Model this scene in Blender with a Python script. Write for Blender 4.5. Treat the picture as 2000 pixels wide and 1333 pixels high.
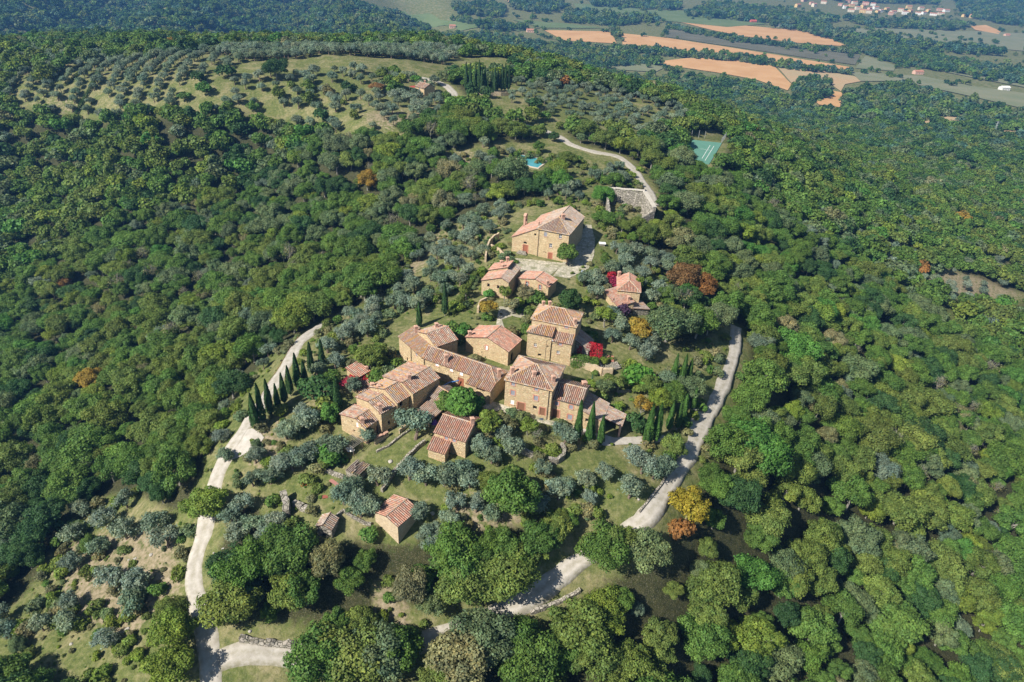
import bpy, bmesh, math, random
import numpy as np
from mathutils import Vector, Matrix, geometry
random.seed(7); rng = np.random.default_rng(11)
S = bpy.context.scene; COL = S.collection
for o in list(bpy.data.objects): bpy.data.objects.remove(o)
R = math.radians

# ------------------------------------------------------------------ camera
CAM_H = 95.0; PITCH = R(31.5); ROLL = R(3.4); FPX = 1333.0
_F = np.array([0, math.cos(PITCH), -math.sin(PITCH)]); _r = np.array([1., 0, 0]); _u = np.array([0, math.sin(PITCH), math.cos(PITCH)])
_R = _r*math.cos(ROLL) + _u*math.sin(ROLL); _U = _u*math.cos(ROLL) - _r*math.sin(ROLL)
cd = bpy.data.cameras.new('camera'); cam = bpy.data.objects.new('camera', cd); COL.objects.link(cam)
M = Matrix(((_R[0], _U[0], -_F[0]), (_R[1], _U[1], -_F[1]), (_R[2], _U[2], -_F[2])))
cam.matrix_world = Matrix.Translation((0, 0, CAM_H)) @ M.to_4x4()
cd.sensor_width = 36; cd.lens = 36*FPX/2000; cd.clip_start = 1; cd.clip_end = 20000
S.camera = cam

HAZE = 0.00016
# ------------------------------------------------------------------ sky, sun, exposure
SUN_EL, SUN_ROT = R(41), R(232)
w = bpy.data.worlds.new('World'); S.world = w; w.use_nodes = True
nt = w.node_tree; nt.nodes.clear()
sky = nt.nodes.new('ShaderNodeTexSky'); sky.sky_type = 'NISHITA'; sky.sun_disc = False
sky.sun_elevation = SUN_EL; sky.sun_rotation = SUN_ROT; sky.altitude = 400; sky.dust_density = 1.0
bg = nt.nodes.new('ShaderNodeBackground'); bg.inputs['Strength'].default_value = 0.058
wo = nt.nodes.new('ShaderNodeOutputWorld')
nt.links.new(sky.outputs[0], bg.inputs[0]); nt.links.new(bg.outputs[0], wo.inputs[0])
sd = bpy.data.lights.new('sun', 'SUN'); sun = bpy.data.objects.new('sun', sd); COL.objects.link(sun)
sd.energy = 5.0; sd.angle = R(.5); sd.color = (1, .945, .86)
sdir = Vector((math.cos(SUN_EL)*math.sin(SUN_ROT), math.cos(SUN_EL)*math.cos(SUN_ROT), math.sin(SUN_EL)))
sun.rotation_euler = sdir.to_track_quat('Z', 'Y').to_euler(); sun.location = (0, 0, 400)
S.view_settings.view_transform = 'Standard'; S.view_settings.look = 'None'
S.view_settings.exposure = 0.74; S.view_settings.gamma = 1; S.view_settings.use_curve_mapping = False
c = S.cycles
c.max_bounces = 5; c.diffuse_bounces = 3; c.glossy_bounces = 2; c.transmission_bounces = 3; c.volume_bounces = 0; c.transparent_max_bounces = 4
c.caustics_reflective = False; c.caustics_refractive = False

# ------------------------------------------------------------------ small helpers
def ray(u, v): return _F + _R*((u-1000)/FPX) - _U*((v-666.5)/FPX)
def at_z(u, v, z):
    d = ray(u, v); return np.array([0, 0, CAM_H]) + d*((z-CAM_H)/d[2])
def project(p):
    p = np.asarray(p, float); d = p - np.array([0, 0, CAM_H]); wv = d@_F; wv = np.where(wv > 1, wv, 1)
    return 1000 + FPX*(d@_R)/wv, 666.5 - FPX*(d@_U)/wv
def inpoly(x, y, poly):
    x = np.asarray(x, float); y = np.asarray(y, float); ins = np.zeros(x.shape, bool); n = len(poly)
    for i in range(n):
        (x1, y1), (x2, y2) = poly[i], poly[(i+1) % n]
        if y1 == y2: continue
        cnd = ((y1 > y) != (y2 > y)) & (x < (x2-x1)*(y-y1)/(y2-y1) + x1); ins ^= cnd
    return ins
def tag(o, label=None, cat=None, group=None, kind=None):
    if label: o['label'] = label
    if cat: o['category'] = cat
    if group: o['group'] = group
    if kind: o['kind'] = kind
    return o
def empty(name, loc, label, cat, group=None):
    o = bpy.data.objects.new(name, None); COL.objects.link(o); o.location = loc; o.empty_display_size = .3
    return tag(o, label, cat, group)
class MB:
    """collects polygons with a per-face colour, links them as one mesh"""
    def __init__(s): s.v = []; s.f = []; s.c = []
    def poly(s, pts, col=None):
        n = len(s.v); s.v += [tuple(p) for p in pts]; s.f.append(tuple(range(n, n+len(pts)))); s.c.append(col or (1, 1, 1))
    def box(s, c, ex, ey, ez, col=None):
        c = np.array(c, float); ex = np.array(ex, float); ey = np.array(ey, float); ez = np.array(ez, float); n = len(s.v)
        for a, b, d in ((-1,-1,-1),(1,-1,-1),(1,1,-1),(-1,1,-1),(-1,-1,1),(1,-1,1),(1,1,1),(-1,1,1)): s.v.append(tuple(c + a*ex + b*ey + d*ez))
        for f in ((0,3,2,1),(4,5,6,7),(0,1,5,4),(1,2,6,5),(2,3,7,6),(3,0,4,7)): s.f.append(tuple(n+i for i in f)); s.c.append(col or (1,1,1))
    def abox(s, x0, y0, z0, x1, y1, z1, col=None):
        s.box(((x0+x1)/2, (y0+y1)/2, (z0+z1)/2), ((x1-x0)/2,0,0), (0,(y1-y0)/2,0), (0,0,(z1-z0)/2), col)
    def tube(s, pts, rad, k=6, col=None, cap=True):
        pts = [np.array(p, float) for p in pts]; n0 = len(s.v)
        rad = rad if hasattr(rad, '__len__') else [rad]*len(pts)
        for i, p in enumerate(pts):
            t = pts[min(i+1, len(pts)-1)] - pts[max(i-1, 0)]; t /= (np.linalg.norm(t)+1e-9)
            a = np.cross(t, (0,0,1) if abs(t[2]) < .9 else (1,0,0)); a /= np.linalg.norm(a); b = np.cross(t, a)
            for j in range(k):
                an = 2*math.pi*j/k; s.v.append(tuple(p + rad[i]*(a*math.cos(an) + b*math.sin(an))))
        for i in range(len(pts)-1):
            for j in range(k):
                s.f.append((n0+i*k+j, n0+i*k+(j+1)%k, n0+(i+1)*k+(j+1)%k, n0+(i+1)*k+j)); s.c.append(col or (1,1,1))
        if cap:
            s.f.append(tuple(n0+j for j in range(k))[::-1]); s.c.append(col or (1,1,1))
            s.f.append(tuple(n0+(len(pts)-1)*k+j for j in range(k))); s.c.append(col or (1,1,1))
    def mesh(s, name, mats, off=(0,0,0), smooth=False):
        me = bpy.data.meshes.new(name); off = np.array(off, float)
        me.from_pydata([tuple(np.array(p)-off) for p in s.v], [], s.f)
        for m in (mats if isinstance(mats, (list, tuple)) else [mats]): me.materials.append(m)
        a = me.attributes.new('tint', 'FLOAT_COLOR', 'FACE')
        a.data.foreach_set('color', np.array([(*cc[:3], 1) for cc in s.c], np.float32).ravel())
        if smooth: me.polygons.foreach_set('use_smooth', [True]*len(me.polygons))
        return me
    def build(s, name, mats, parent=None, off=None, smooth=False, kind=None):
        if off is None: off = parent_off(parent)
        o = bpy.data.objects.new(name, s.mesh(name, mats, off, smooth)); COL.objects.link(o)
        if parent is not None: o.parent = parent
        else: o.location = off
        if kind: o['kind'] = kind
        return o
def parent_off(p):
    """world place of a part's origin: nothing here is rotated, so it is the sum of the locations up the chain"""
    v = np.zeros(3)
    while p is not None: v += np.array(p.location); p = p.parent
    return v
def arr_mesh(name, V, Fq, mat, tint=None):
    """mesh from numpy arrays of verts and quads"""
    me = bpy.data.meshes.new(name); nv, nf, k = len(V), len(Fq), Fq.shape[1]
    me.vertices.add(nv); me.vertices.foreach_set('co', V.astype(np.float32).ravel())
    me.loops.add(nf*k); me.loops.foreach_set('vertex_index', Fq.astype(np.int32).ravel())
    me.polygons.add(nf); me.polygons.foreach_set('loop_start', np.arange(0, nf*k, k, dtype=np.int32))
    me.update(calc_edges=True); me.validate()
    for m in (mat if isinstance(mat, (list, tuple)) else [mat]): me.materials.append(m)
    if tint is not None:
        a = me.attributes.new('tint', 'FLOAT_COLOR', 'FACE'); a.data.foreach_set('color', np.c_[tint, np.ones(nf)].astype(np.float32).ravel())
    return me

# ------------------------------------------------------------------ materials
class NT:
    def __init__(s, name):
        s.m = bpy.data.materials.new(name); s.m.use_nodes = True; s.t = s.m.node_tree; s.t.nodes.clear()
        s.out = s.n('ShaderNodeOutputMaterial')
    def n(s, t, **k):
        x = s.t.nodes.new(t)
        for a, b in k.items():
            if hasattr(x, a) and a not in ('inputs',): setattr(x, a, b)
        return x
    def l(s, a, b): s.t.links.new(a, b)
    def val(s, sock, v):
        if hasattr(v, 'is_output') or hasattr(v, 'links'): s.l(v, sock)
        else: sock.default_value = v if not isinstance(v, tuple) or len(v) != 3 or sock.type == 'VECTOR' else (*v, 1)
    def pos(s, sc=(1,1,1)):
        g = s.n('ShaderNodeNewGeometry'); m = s.n('ShaderNodeVectorMath', operation='MULTIPLY'); s.l(g.outputs['Position'], m.inputs[0]); m.inputs[1].default_value = sc
        return m.outputs[0]
    def noise(s, vec, scale, detail=3, rough=.55):
        x = s.n('ShaderNodeTexNoise'); s.l(vec, x.inputs['Vector']); x.inputs['Scale'].default_value = scale; x.inputs['Detail'].default_value = detail; x.inputs['Roughness'].default_value = rough
        return x.outputs['Fac']
    def ramp(s, fac, stops, interp='LINEAR'):
        x = s.n('ShaderNodeValToRGB'); s.l(fac, x.inputs[0]); r = x.color_ramp; r.interpolation = interp
        while len(r.elements) < len(stops): r.elements.new(.5)
        for e, (p, cc) in zip(r.elements, stops): e.position = p; e.color = (*cc, 1) if len(cc) == 3 else cc
        return x.outputs[0]
    def mix(s, fac, a, b, mode='MIX'):
        x = s.n('ShaderNodeMix', data_type='RGBA', blend_type=mode)
        s.val(x.inputs[0], fac); s.val(x.inputs[6], a); s.val(x.inputs[7], b); return x.outputs[2]
    def math(s, op, a, b=0.0, cl=False):
        x = s.n('ShaderNodeMath', operation=op, use_clamp=cl); s.val(x.inputs[0], a); s.val(x.inputs[1], b); return x.outputs[0]
    def attr(s, name, kind='GEOMETRY'):
        x = s.n('ShaderNodeAttribute', attribute_name=name, attribute_type=kind); return x
    def bump(s, h, strength=.5, dist=.1):
        x = s.n('ShaderNodeBump'); s.l(h, x.inputs['Height']); x.inputs['Strength'].default_value = strength; x.inputs['Distance'].default_value = dist; return x.outputs[0]
    def bsdf(s, col, rough=.85, spec=.25, normal=None, **k):
        b = s.n('ShaderNodeBsdfPrincipled'); s.val(b.inputs['Base Color'], col); s.val(b.inputs['Roughness'], rough); b.inputs['Specular IOR Level'].default_value = spec
        for a, v in k.items(): s.val(b.inputs[a.replace('_', ' ')], v)
        if normal is not None: s.l(normal, b.inputs['Normal'])
        return b.outputs[0]
    def done(s, sh): s.l(sh, s.out.inputs['Surface']); return s.m
def plain(name, col, rough=.8, spec=.25, var=.12, scale=3.0, **k):
    t = NT(name); n = t.noise(t.pos(), scale, 3); cc = t.mix(n, tuple(x*(1-var) for x in col), tuple(x*(1+var) for x in col))
    return t.done(t.bsdf(cc, rough, spec, **k))
def stone(name, cols, mortar, scale=2.0, flat=1.9, bump=.6, moss=0.0):
    t = NT(name); p = t.pos((1, 1, flat)); wob = t.n('ShaderNodeTexNoise'); t.l(p, wob.inputs['Vector']); wob.inputs['Scale'].default_value = 1.7
    wv = t.n('ShaderNodeVectorMath', operation='MULTIPLY_ADD'); t.l(wob.outputs['Color'], wv.inputs[0]); wv.inputs[1].default_value = (.35,.35,.35); t.l(p, wv.inputs[2])
    v1 = t.n('ShaderNodeTexVoronoi'); t.l(wv.outputs[0], v1.inputs['Vector']); v1.inputs['Scale'].default_value = scale
    v2 = t.n('ShaderNodeTexVoronoi', feature='DISTANCE_TO_EDGE'); t.l(wv.outputs[0], v2.inputs['Vector']); v2.inputs['Scale'].default_value = scale
    sep = t.n('ShaderNodeSeparateColor'); t.l(v1.outputs['Color'], sep.inputs[0])
    k = len(cols); cc = t.ramp(sep.outputs[0], [(i/k, x) for i, x in enumerate(cols)], 'CONSTANT')
    big = t.noise(t.pos(), .35, 4); cc = t.mix(t.math('MULTIPLY', t.math('SUBTRACT', big, .35), 1.1, True), cc, tuple(x*.72 for x in cols[0]))
    st = t.ramp(t.noise(t.pos((1,1,.6)), .7, 5, .65), [(.42, (0,0,0)), (.62, (1,1,1))]); cc = t.mix(t.math('MULTIPLY', st, .38), cc, tuple(x*y for x, y in zip(cols[2], (.8,.82,.9))))
    fine = t.noise(t.pos(), 14, 2); cc = t.mix(t.math('MULTIPLY', fine, .45), cc, tuple(min(1, x*1.35) for x in cols[1]))
    e = t.ramp(v2.outputs['Distance'], [(.0, (1,1,1)), (.05, (.6,.6,.6)), (.12, (0,0,0))]); cc = t.mix(e, cc, mortar)
    if moss: cc = t.mix(t.math('MULTIPLY', t.ramp(t.noise(t.pos(), .9, 4), [(.5, (0,0,0)), (.65, (1,1,1))]), moss), cc, (.12, .13, .05))
    h = t.math('ADD', t.math('MULTIPLY', t.ramp(v2.outputs['Distance'], [(0, (0,0,0)), (.15, (1,1,1))]), 1.0), t.math('MULTIPLY', fine, .5))
    return t.done(t.bsdf(cc, .92, .15, t.bump(h, bump, .12)))
def foliage(name, gain=1.0, trans=.35, rough=.6):
    """leaf colour = tint of the tree x a little variation from leaf to leaf"""
    t = NT(name); tr = t.attr('leaf_tint', 'INSTANCER'); lf = t.attr('tint')
    cc = t.mix(1.0, tr.outputs['Color'], lf.outputs['Color'], 'MULTIPLY')
    n = t.noise(t.pos(), .22, 2); cc = t.mix(1.0, cc, t.ramp(n, [(.3, (.78*gain, .82*gain, .8*gain)), (.7, (1.22*gain, 1.16*gain, 1.05*gain))]), 'MULTIPLY')
    d = t.bsdf(cc, rough, .2)
    tl = t.n('ShaderNodeBsdfTranslucent'); t.l(t.mix(1.0, cc, (1.15, 1.25, .55), 'MULTIPLY'), tl.inputs[0])
    mx = t.n('ShaderNodeMixShader'); mx.inputs[0].default_value = trans; t.l(d, mx.inputs[1]); t.l(tl.outputs[0], mx.inputs[2])
    return t.done(mx.outputs[0])
m_leaf = foliage('leaf', 1.0, .3); m_cyp = foliage('cypress_leaf', 1.0, .12)
m_bark = plain('bark', (.17, .13, .10), .95, .1, .35, 4)
m_bark_pale = plain('pale_bark', (.25, .235, .20), .95, .1, .25, 4)
m_wall = stone('honey_stone', [(.53,.395,.215), (.62,.48,.285), (.44,.315,.17), (.58,.405,.22), (.35,.255,.145), (.68,.55,.36), (.51,.285,.17), (.56,.44,.245)], (.57,.46,.29), 2.0, bump=.9)
m_wall2 = stone('pale_honey_stone', [(.50,.385,.24), (.57,.44,.28), (.43,.32,.20), (.53,.40,.25), (.38,.30,.20), (.62,.51,.36)], (.52,.43,.30), 2.1)
m_rubble = stone('rubble_stone', [(.33,.30,.25), (.43,.39,.33), (.24,.215,.18), (.37,.33,.28), (.17,.155,.13), (.48,.44,.37)], (.13,.12,.09), 1.15, 1.3, 1.0, .35)
m_drystone = stone('dry_stone', [(.38,.34,.28), (.47,.43,.35), (.30,.27,.22), (.42,.38,.31)], (.12,.10,.08), 2.4, 1.5, 1.0, .4)
m_brick = plain('brick', (.48, .22, .15), .9, .15, .25, 5)
m_pink = plain('pink_brick', (.47, .29, .21), .9, .15, .2, 4)
m_slab = plain('roof_underlay', (.13, .075, .055), .95, .1, .3, 3)  # slab under the tiles, darkened so gaps between rows read as shaded
def tile_mat():
    t = NT('terracotta_tile'); a = t.attr('tint'); n = t.noise(t.pos(), .55, 4); f = t.noise(t.pos(), 7, 3)
    cc = t.mix(t.ramp(n, [(.50, (0,0,0)), (.68, (.55,.55,.55))]), a.outputs['Color'], (.33, .30, .26))
    cc = t.mix(t.ramp(t.noise(t.pos((1.3,1.3,1.3)), .42, 4), [(.58, (0,0,0)), (.72, (.6,.6,.6))]), cc, (.47, .25, .06))
    cc = t.mix(t.ramp(t.noise(t.pos(), .8, 5, .65), [(.52, (0,0,0)), (.7, (.65,.65,.65))]), cc, (.15, .115, .09)); cc = t.mix(t.math('MULTIPLY', f, .32), cc, (.48, .40, .33))
    return t.done(t.bsdf(cc, .9, .15, t.bump(f, .3, .05)))
m_tile = tile_mat()
m_wood = plain('brown_door_wood', (.21, .105, .06), .7, .3, .25, 6)
m_wood_red = plain('red_door_wood', (.30, .11, .06), .7, .3, .2, 6)
m_shut = plain('grey_shutter', (.25, .26, .29), .7, .3, .1)
m_white = plain('white_paint', (.78, .77, .73), .6, .3, .05)
m_glass = plain('window_pane', (.045, .055, .07), .12, .6, .2)
m_dark = plain('unlit_interior', (.02, .018, .016), .95, .05)
m_pipe = plain('dark_drainpipe', (.075, .06, .05), .6, .3)
m_metal = plain('grey_metal', (.33, .34, .35), .5, .4)
m_blue = plain('blue_tarpaulin', (.06, .16, .38), .5, .4)
m_redcloth = plain('red_awning', (.38, .07, .06), .8, .2)
# ------------------------------------------------------------------ terrain: a ridge with the hamlet on its nose, wooded flanks, a valley behind
_ctl = [  # seen point (u, v) and its height
 (0,1333,-32),(400,1290,-21),(700,1310,-23),(1000,1333,-26),(1400,1333,-37),(2000,1333,-62),(200,1180,-27),(0,1000,-38),(200,1000,-31),(380,1080,-17.5),
 (410,1000,-13.5),(470,850,-6.5),(530,760,-5),(590,670,-3.5),(400,800,-22),(0,700,-50),(250,700,-38),(450,640,-22),(0,450,-42),(300,450,-28),(600,450,-16),(700,620,-4),
 (660,870,-4.5),(770,1010,-8),(630,1050,-10),(560,960,-8.5),(500,1050,-12),(700,950,-6),(850,900,-3.2),(1000,880,-2.2),(1000,1000,-7.5),(1270,1000,-9),(1140,1090,-14),(950,1212,-19.5),(820,1255,-20.5),
 (600,1280,-21),(900,1090,-13),(986,792,0),(1069,816,-1),(1130,830,-2),(830,740,0),(950,740,.6),(780,715,-1),(720,800,-2.6),(910,690,1.2),(1040,700,1.5),(1110,712,1.2),(950,600,3),(870,620,1.5),(1000,500,5),(1060,520,5),(1090,515,5.2),(980,575,3.2),(1070,585,3),
 (1150,520,5.2),(1230,600,2.5),(1200,700,.5),(1250,760,-1.5),(1160,870,-3.5),(1260,870,-5),(1430,660,-5),(1400,780,-6.5),(1350,880,-7.5),(1300,580,0),(1240,430,5.5),
 (1600,1000,-30),(2000,1000,-58),(1600,700,-23),(2000,700,-60),(1600,450,-24),(2000,450,-66),(1600,300,-40),(2000,310,-84),(1450,560,-9),(1420,420,-5),
 (1000,330,8),(1100,330,8),(1240,330,6.5),(1380,290,2.5),(1460,340,-7),(850,330,4),(900,420,1),(760,500,-8),(500,330,-13),(150,330,-24),(0,300,-22),(300,270,-4),
 (900,205,15),(825,180,17.5),(945,182,15.5),(650,170,18),(450,190,12),(700,240,13),(560,230,6),(250,180,7),(120,180,3),(0,170,0),(100,110,8),(0,110,6),
 (300,100,14),(500,98,19),(700,98,20),(900,102,18),(1040,130,14),(1180,165,9),(1320,210,3),(1150,220,11),(1050,210,13.5),(1050,260,10.5),(1250,250,6)]
_pts = [(at_z(u, v, z)[0], at_z(u, v, z)[1], z) for u, v, z in _ctl]
def _beyond(u, v, z, steps):      # the ridge falls away behind its rim
    p = at_z(u, v, z)
    for k, dz in steps: _pts.append((p[0]*k, p[1]*k, dz))
for u, v, z in ((-150,108,4),(0,104,6),(300,92,13),(600,90,20),(900,96,18)): _beyond(u, v, z, ((1.12, z-9), (1.35, z-38), (1.75, -66), (2.3, -84)))
for u, v, z in ((1050,122,14),(1200,160,9),(1330,196,3)): _beyond(u, v, z, ((1.13, z-14), (1.4, -48), (1.9, -86)))
for u, v, z in ((1600,285,-42),(2000,300,-85)): _beyond(u, v, z, ((1.25, -74 if u < 1800 else -96), (1.6, -100)))
for r in (1150, 1500, 2000, 2800, 4200, 7000):
    for a in (-62, -40, -20, 0, 15, 30, 45, 62):
        z = -105.
        if a < -10: z = -95 + (r-1100)*.03*min(1, (-a-10)/25)
        if r > 2400: z += (r-2400)*.035*(1 if a > 38 or a < -5 else .4)
        _pts.append((r*math.sin(R(a)), r*math.cos(R(a)), z))
for r, z in ((28, -32), (45, -28), (65, -25)):
    for a in (-80, -40, 0, 40, 80): _pts.append((r*math.sin(R(a)), r*math.cos(R(a)), z - abs(a)*.12))
for a in (-82, 82):
    for r, z in ((120, -55), (250, -70), (500, -75)): _pts.append((r*math.sin(R(a)), r*math.cos(R(a)), z))
_pts = np.array(_pts)
def _pol(x, y): return np.stack([np.arctan2(x, y)*1.0, np.log(np.hypot(x, y))], -1)
def _phi(d2): return np.where(d2 > 1e-12, .5*d2*np.log(d2+1e-20), 0)
_q = _pol(_pts[:, 0], _pts[:, 1]); _n = len(_q)
_K = _phi(((_q[:, None]-_q[None])**2).sum(-1)) + np.eye(_n)*4e-4
_Pm = np.c_[np.ones(_n), _q]; _A = np.block([[_K, _Pm], [_Pm.T, np.zeros((3, 3))]])
_sol = np.linalg.solve(_A, np.r_[_pts[:, 2], 0, 0, 0])
def _tps(q):
    out = np.zeros(len(q))
    for i in range(0, len(q), 20000):
        qq = q[i:i+20000]; out[i:i+20000] = _phi(((qq[:, None]-_q[None])**2).sum(-1))@_sol[:_n] + _sol[_n] + qq@_sol[_n+1:]
    return out
NA, NR = 440, 470; A0, A1 = R(-84), R(84); L0, L1 = math.log(24), math.log(6500)
_ga = np.linspace(A0, A1, NA); _gl = np.linspace(L0, L1, NR)
_GA, _GL = np.meshgrid(_ga, _gl, indexing='ij')
_GZ = _tps(np.stack([_GA.ravel(), _GL.ravel()], -1)).reshape(NA, NR)
_gx = np.exp(_GL)*np.sin(_GA); _gy = np.exp(_GL)*np.cos(_GA)
_wave = (np.sin(_gx*.051+_gy*.023)*np.sin(_gy*.037-_gx*.017) + .5*np.sin(_gx*.13+1)*np.sin(_gy*.11+2))
_rr = np.exp(_GL); _lf = np.clip((-_GA-.02)/.12, 0, 1)*np.clip((_rr-620)/250, 0, 1); _GZ += _lf*(15*np.sin(_gx*.021+_gy*.006)+9*np.sin(_gy*.027-_gx*.011+1)); _GZ += _wave*np.clip((_rr-230)/300, 0, 1)*np.clip((1300-_rr)/500, .12, 1)*2.2
# levelled places
for px, z, soft in (([(1335,268),(1422,276),(1402,326),(1310,322)], 2.6, 9), ([(998,298),(1022,296),(1076,309),(1080,319),(1054,338),(1000,326)], 8.0, 6), ([(985,505),(1100,505),(1108,530),(1060,556),(1005,540)], 5.0, 4), ([(1170,716),(1208,712),(1216,724),(1178,738)], .2, 3)):
    W = np.array([at_z(u, v, z)[:2] for u, v in px]); ins = inpoly(_gx, _gy, [tuple(p) for p in W]); dd = np.full(_gx.shape, 1e9); near = np.hypot(_gx-W[:, 0].mean(), _gy-W[:, 1].mean()) < 90
    for i in range(len(W)):
        a, b = W[i], W[(i+1) % len(W)]; t = np.clip(((_gx[near]-a[0])*(b-a)[0]+(_gy[near]-a[1])*(b-a)[1])/((b-a)@(b-a)), 0, 1); dd[near] = np.minimum(dd[near], np.hypot(_gx[near]-a[0]-t*(b-a)[0], _gy[near]-a[1]-t*(b-a)[1]))
    k = np.where(ins, 1, np.clip(1-dd/soft, 0, 1)); k = k*k*(3-2*k); _GZ = _GZ*(1-k)+z*k
def ground(x, y):
    x = np.asarray(x, float); y = np.asarray(y, float); q = _pol(x, y)
    a = np.clip((q[..., 0]-A0)/(A1-A0)*(NA-1), 0, NA-1.001); l = np.clip((q[..., 1]-L0)/(L1-L0)*(NR-1), 0, NR-1.001)
    i = a.astype(int); j = l.astype(int); fa = a-i; fl = l-j
    return (_GZ[i, j]*(1-fa)*(1-fl) + _GZ[i+1, j]*fa*(1-fl) + _GZ[i, j+1]*(1-fa)*fl + _GZ[i+1, j+1]*fa*fl)
_ts = np.exp(np.linspace(math.log(40), math.log(7500), 900))
def on_ground(u, v):
    """the spot of ground seen at (u, v)"""
    d = ray(u, v); P = np.array([0, 0, CAM_H]) + d[None]*_ts[:, None]; h = P[:, 2] - ground(P[:, 0], P[:, 1])
    k = np.argmax(h < 0) if (h < 0).any() else len(h)-1
    k = max(k, 1); t = _ts[k-1] + (_ts[k]-_ts[k-1])*h[k-1]/(h[k-1]-h[k]+1e-9)
    p = np.array([0, 0, CAM_H]) + d*t; p[2] = ground(p[0], p[1]); return p
def wpoly(px): return [tuple(on_ground(u, v)[:2]) for u, v in px]

# regions of the land, as they are seen
OPEN = [
 [(600,650),(660,612),(720,590),(760,570),(790,520),(830,470),(880,440),(930,415),(1000,395),(1060,390),(1130,370),(1180,345),(1210,322),(1260,330),(1290,390),(1285,425),(1215,470),(1235,492),(1290,500),(1310,560),(1285,620),(1330,690),(1400,650),(1440,650),(1448,700),(1405,820),(1385,880),(1330,960),(1290,1020),(1180,1030),(1060,1025),(950,1035),(900,1060),(830,1050),(790,1065),(690,1055),(640,1065),(560,1045),(520,1010),(470,975),(420,930),(415,890),(445,800),(520,700),(560,670)],
 [(150,985),(260,960),(330,1000),(385,1010),(372,1100),(360,1180),(330,1200),(385,1345),(-60,1345),(-60,1240),(60,1150),(110,1050)],
 [(720,1135),(780,1130),(790,1180),(850,1215),(760,1240),(730,1200)], [(1120,1190),(1210,1180),(1200,1250),(1120,1230)],
 [(-60,185),(-60,112),(60,102),(150,95),(400,108),(480,130),(385,165),(350,212),(295,232),(180,238),(100,228)],
 [(390,106),(560,98),(900,103),(1010,118),(990,150),(870,150),(640,160),(480,150)],
 [(480,150),(860,150),(905,200),(860,245),(780,275),(650,265),(560,245),(470,220),(370,235),(350,205),(400,165)],
 [(990,158),(1180,178),(1335,215),(1345,250),(1280,268),(1180,275),(1050,240),(960,218),(940,200)],
 [(855,298),(960,278),(1060,272),(1110,290),(1190,298),(1225,310),(1225,400),(1130,395),(1075,350),(1000,340),(880,335)],
 [(1338,264),(1414,256),(1432,285),(1404,338),(1340,338)],
 [(1785,548),(1850,525),(1900,540),(1960,562),(2040,575),(2040,592),(1900,598),(1850,590)],
 [(395,865),(450,865),(430,930),(418,1015),(392,1015),(400,930)], [(1818,612),(1890,600),(1858,645),(1835,640)], [(1905,500),(1955,508),(2010,535),(1950,535)]]
GRASS = [  # greener turf
 [(800,890),(1010,880),(1200,880),(1250,940),(1190,1000),(1040,930),(900,980),(790,965)], [(540,930),(640,920),(690,950),(650,985),(560,985)], [(735,870),(850,850),(830,905),(750,950),(700,900)],
 [(820,560),(900,540),(930,640),(860,660)], [(1150,470),(1230,460),(1220,560),(1120,560)], [(1240,740),(1330,740),(1320,770),(1230,775)], [(430,700),(540,690),(470,850),(420,910)],
 [(600,135),(720,140),(700,200),(560,180)], [(1820,600),(1960,590),(1880,650)], [(930,610),(1010,600),(1030,680),(960,660)], [(1000,160),(1200,190),(1300,240),(1100,240)]]
DIRT = [  # bare pinkish soil
 [(860,960),(1010,985),(1060,1030),(900,1050)], [(120,1060),(330,1010),(360,1150),(250,1250),(120,1200)], [(720,1120),(800,1120),(800,1250),(730,1230)], [(500,840),(560,830),(560,900),(480,930)],
 [(1780,540),(1960,510),(2000,590),(1850,580)], [(850,290),(960,300),(940,335),(860,330)], [(720,215),(840,215),(780,255),(700,250)], [(760,450),(880,440),(800,560),(720,600)],
 [(1380,610),(1300,680),(1270,660)], [(60,180),(110,230),(170,235),(170,200)]]

# roads: centre lines and half widths as seen on the ground
ROADS = [([(1437,640),(1434,690),(1418,740),(1396,790),(1375,832),(1345,890),(1310,945),(1276,996),(1236,1032),(1180,1066),(1120,1106),(1060,1152),(1000,1188),(950,1212),(880,1237),(820,1256),(740,1276),(660,1286),(600,1286),(530,1280),(470,1276),(430,1290)], 1.45),
 ([(415,1360),(410,1290),(402,1230),(387,1180),(378,1130),(384,1085),(397,1050),(405,1010),(414,970),(425,930),(447,885),(478,838),(510,792),(542,742),(568,700),(588,668),(640,630)], 1.55),
 ([(1278,402),(1268,375),(1250,350),(1228,322),(1205,306),(1160,297),(1118,284),(1080,262),(1000,238),(945,216),(915,205),(893,193),(882,178),(868,166),(848,158),(822,152)], 1.8)]
def smooth_line(px, step=1.5):
    P = np.array([on_ground(u, v)[:2] for u, v in px]); n = len(P); out = []
    for i in range(n-1):
        p0, p1, p2, p3 = P[max(i-1,0)], P[i], P[i+1], P[min(i+2,n-1)]; k = max(2, int(np.linalg.norm(p2-p1)/step))
        for j in range(k):
            t = j/k; out.append(.5*((2*p1) + (-p0+p2)*t + (2*p0-5*p1+4*p2-p3)*t*t + (-p0+3*p1-3*p2+p3)*t**3))
    out.append(P[-1]); return np.array(out)
ROADW = [(smooth_line(px), hw) for px, hw in ROADS]
def road_dist(x, y):
    d = np.full(np.shape(x), 1e9)
    for L, hw in ROADW:
        for i in range(0, len(L), 2): d = np.minimum(d, np.hypot(x-L[i, 0], y-L[i, 1])-hw)
    return d

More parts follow.
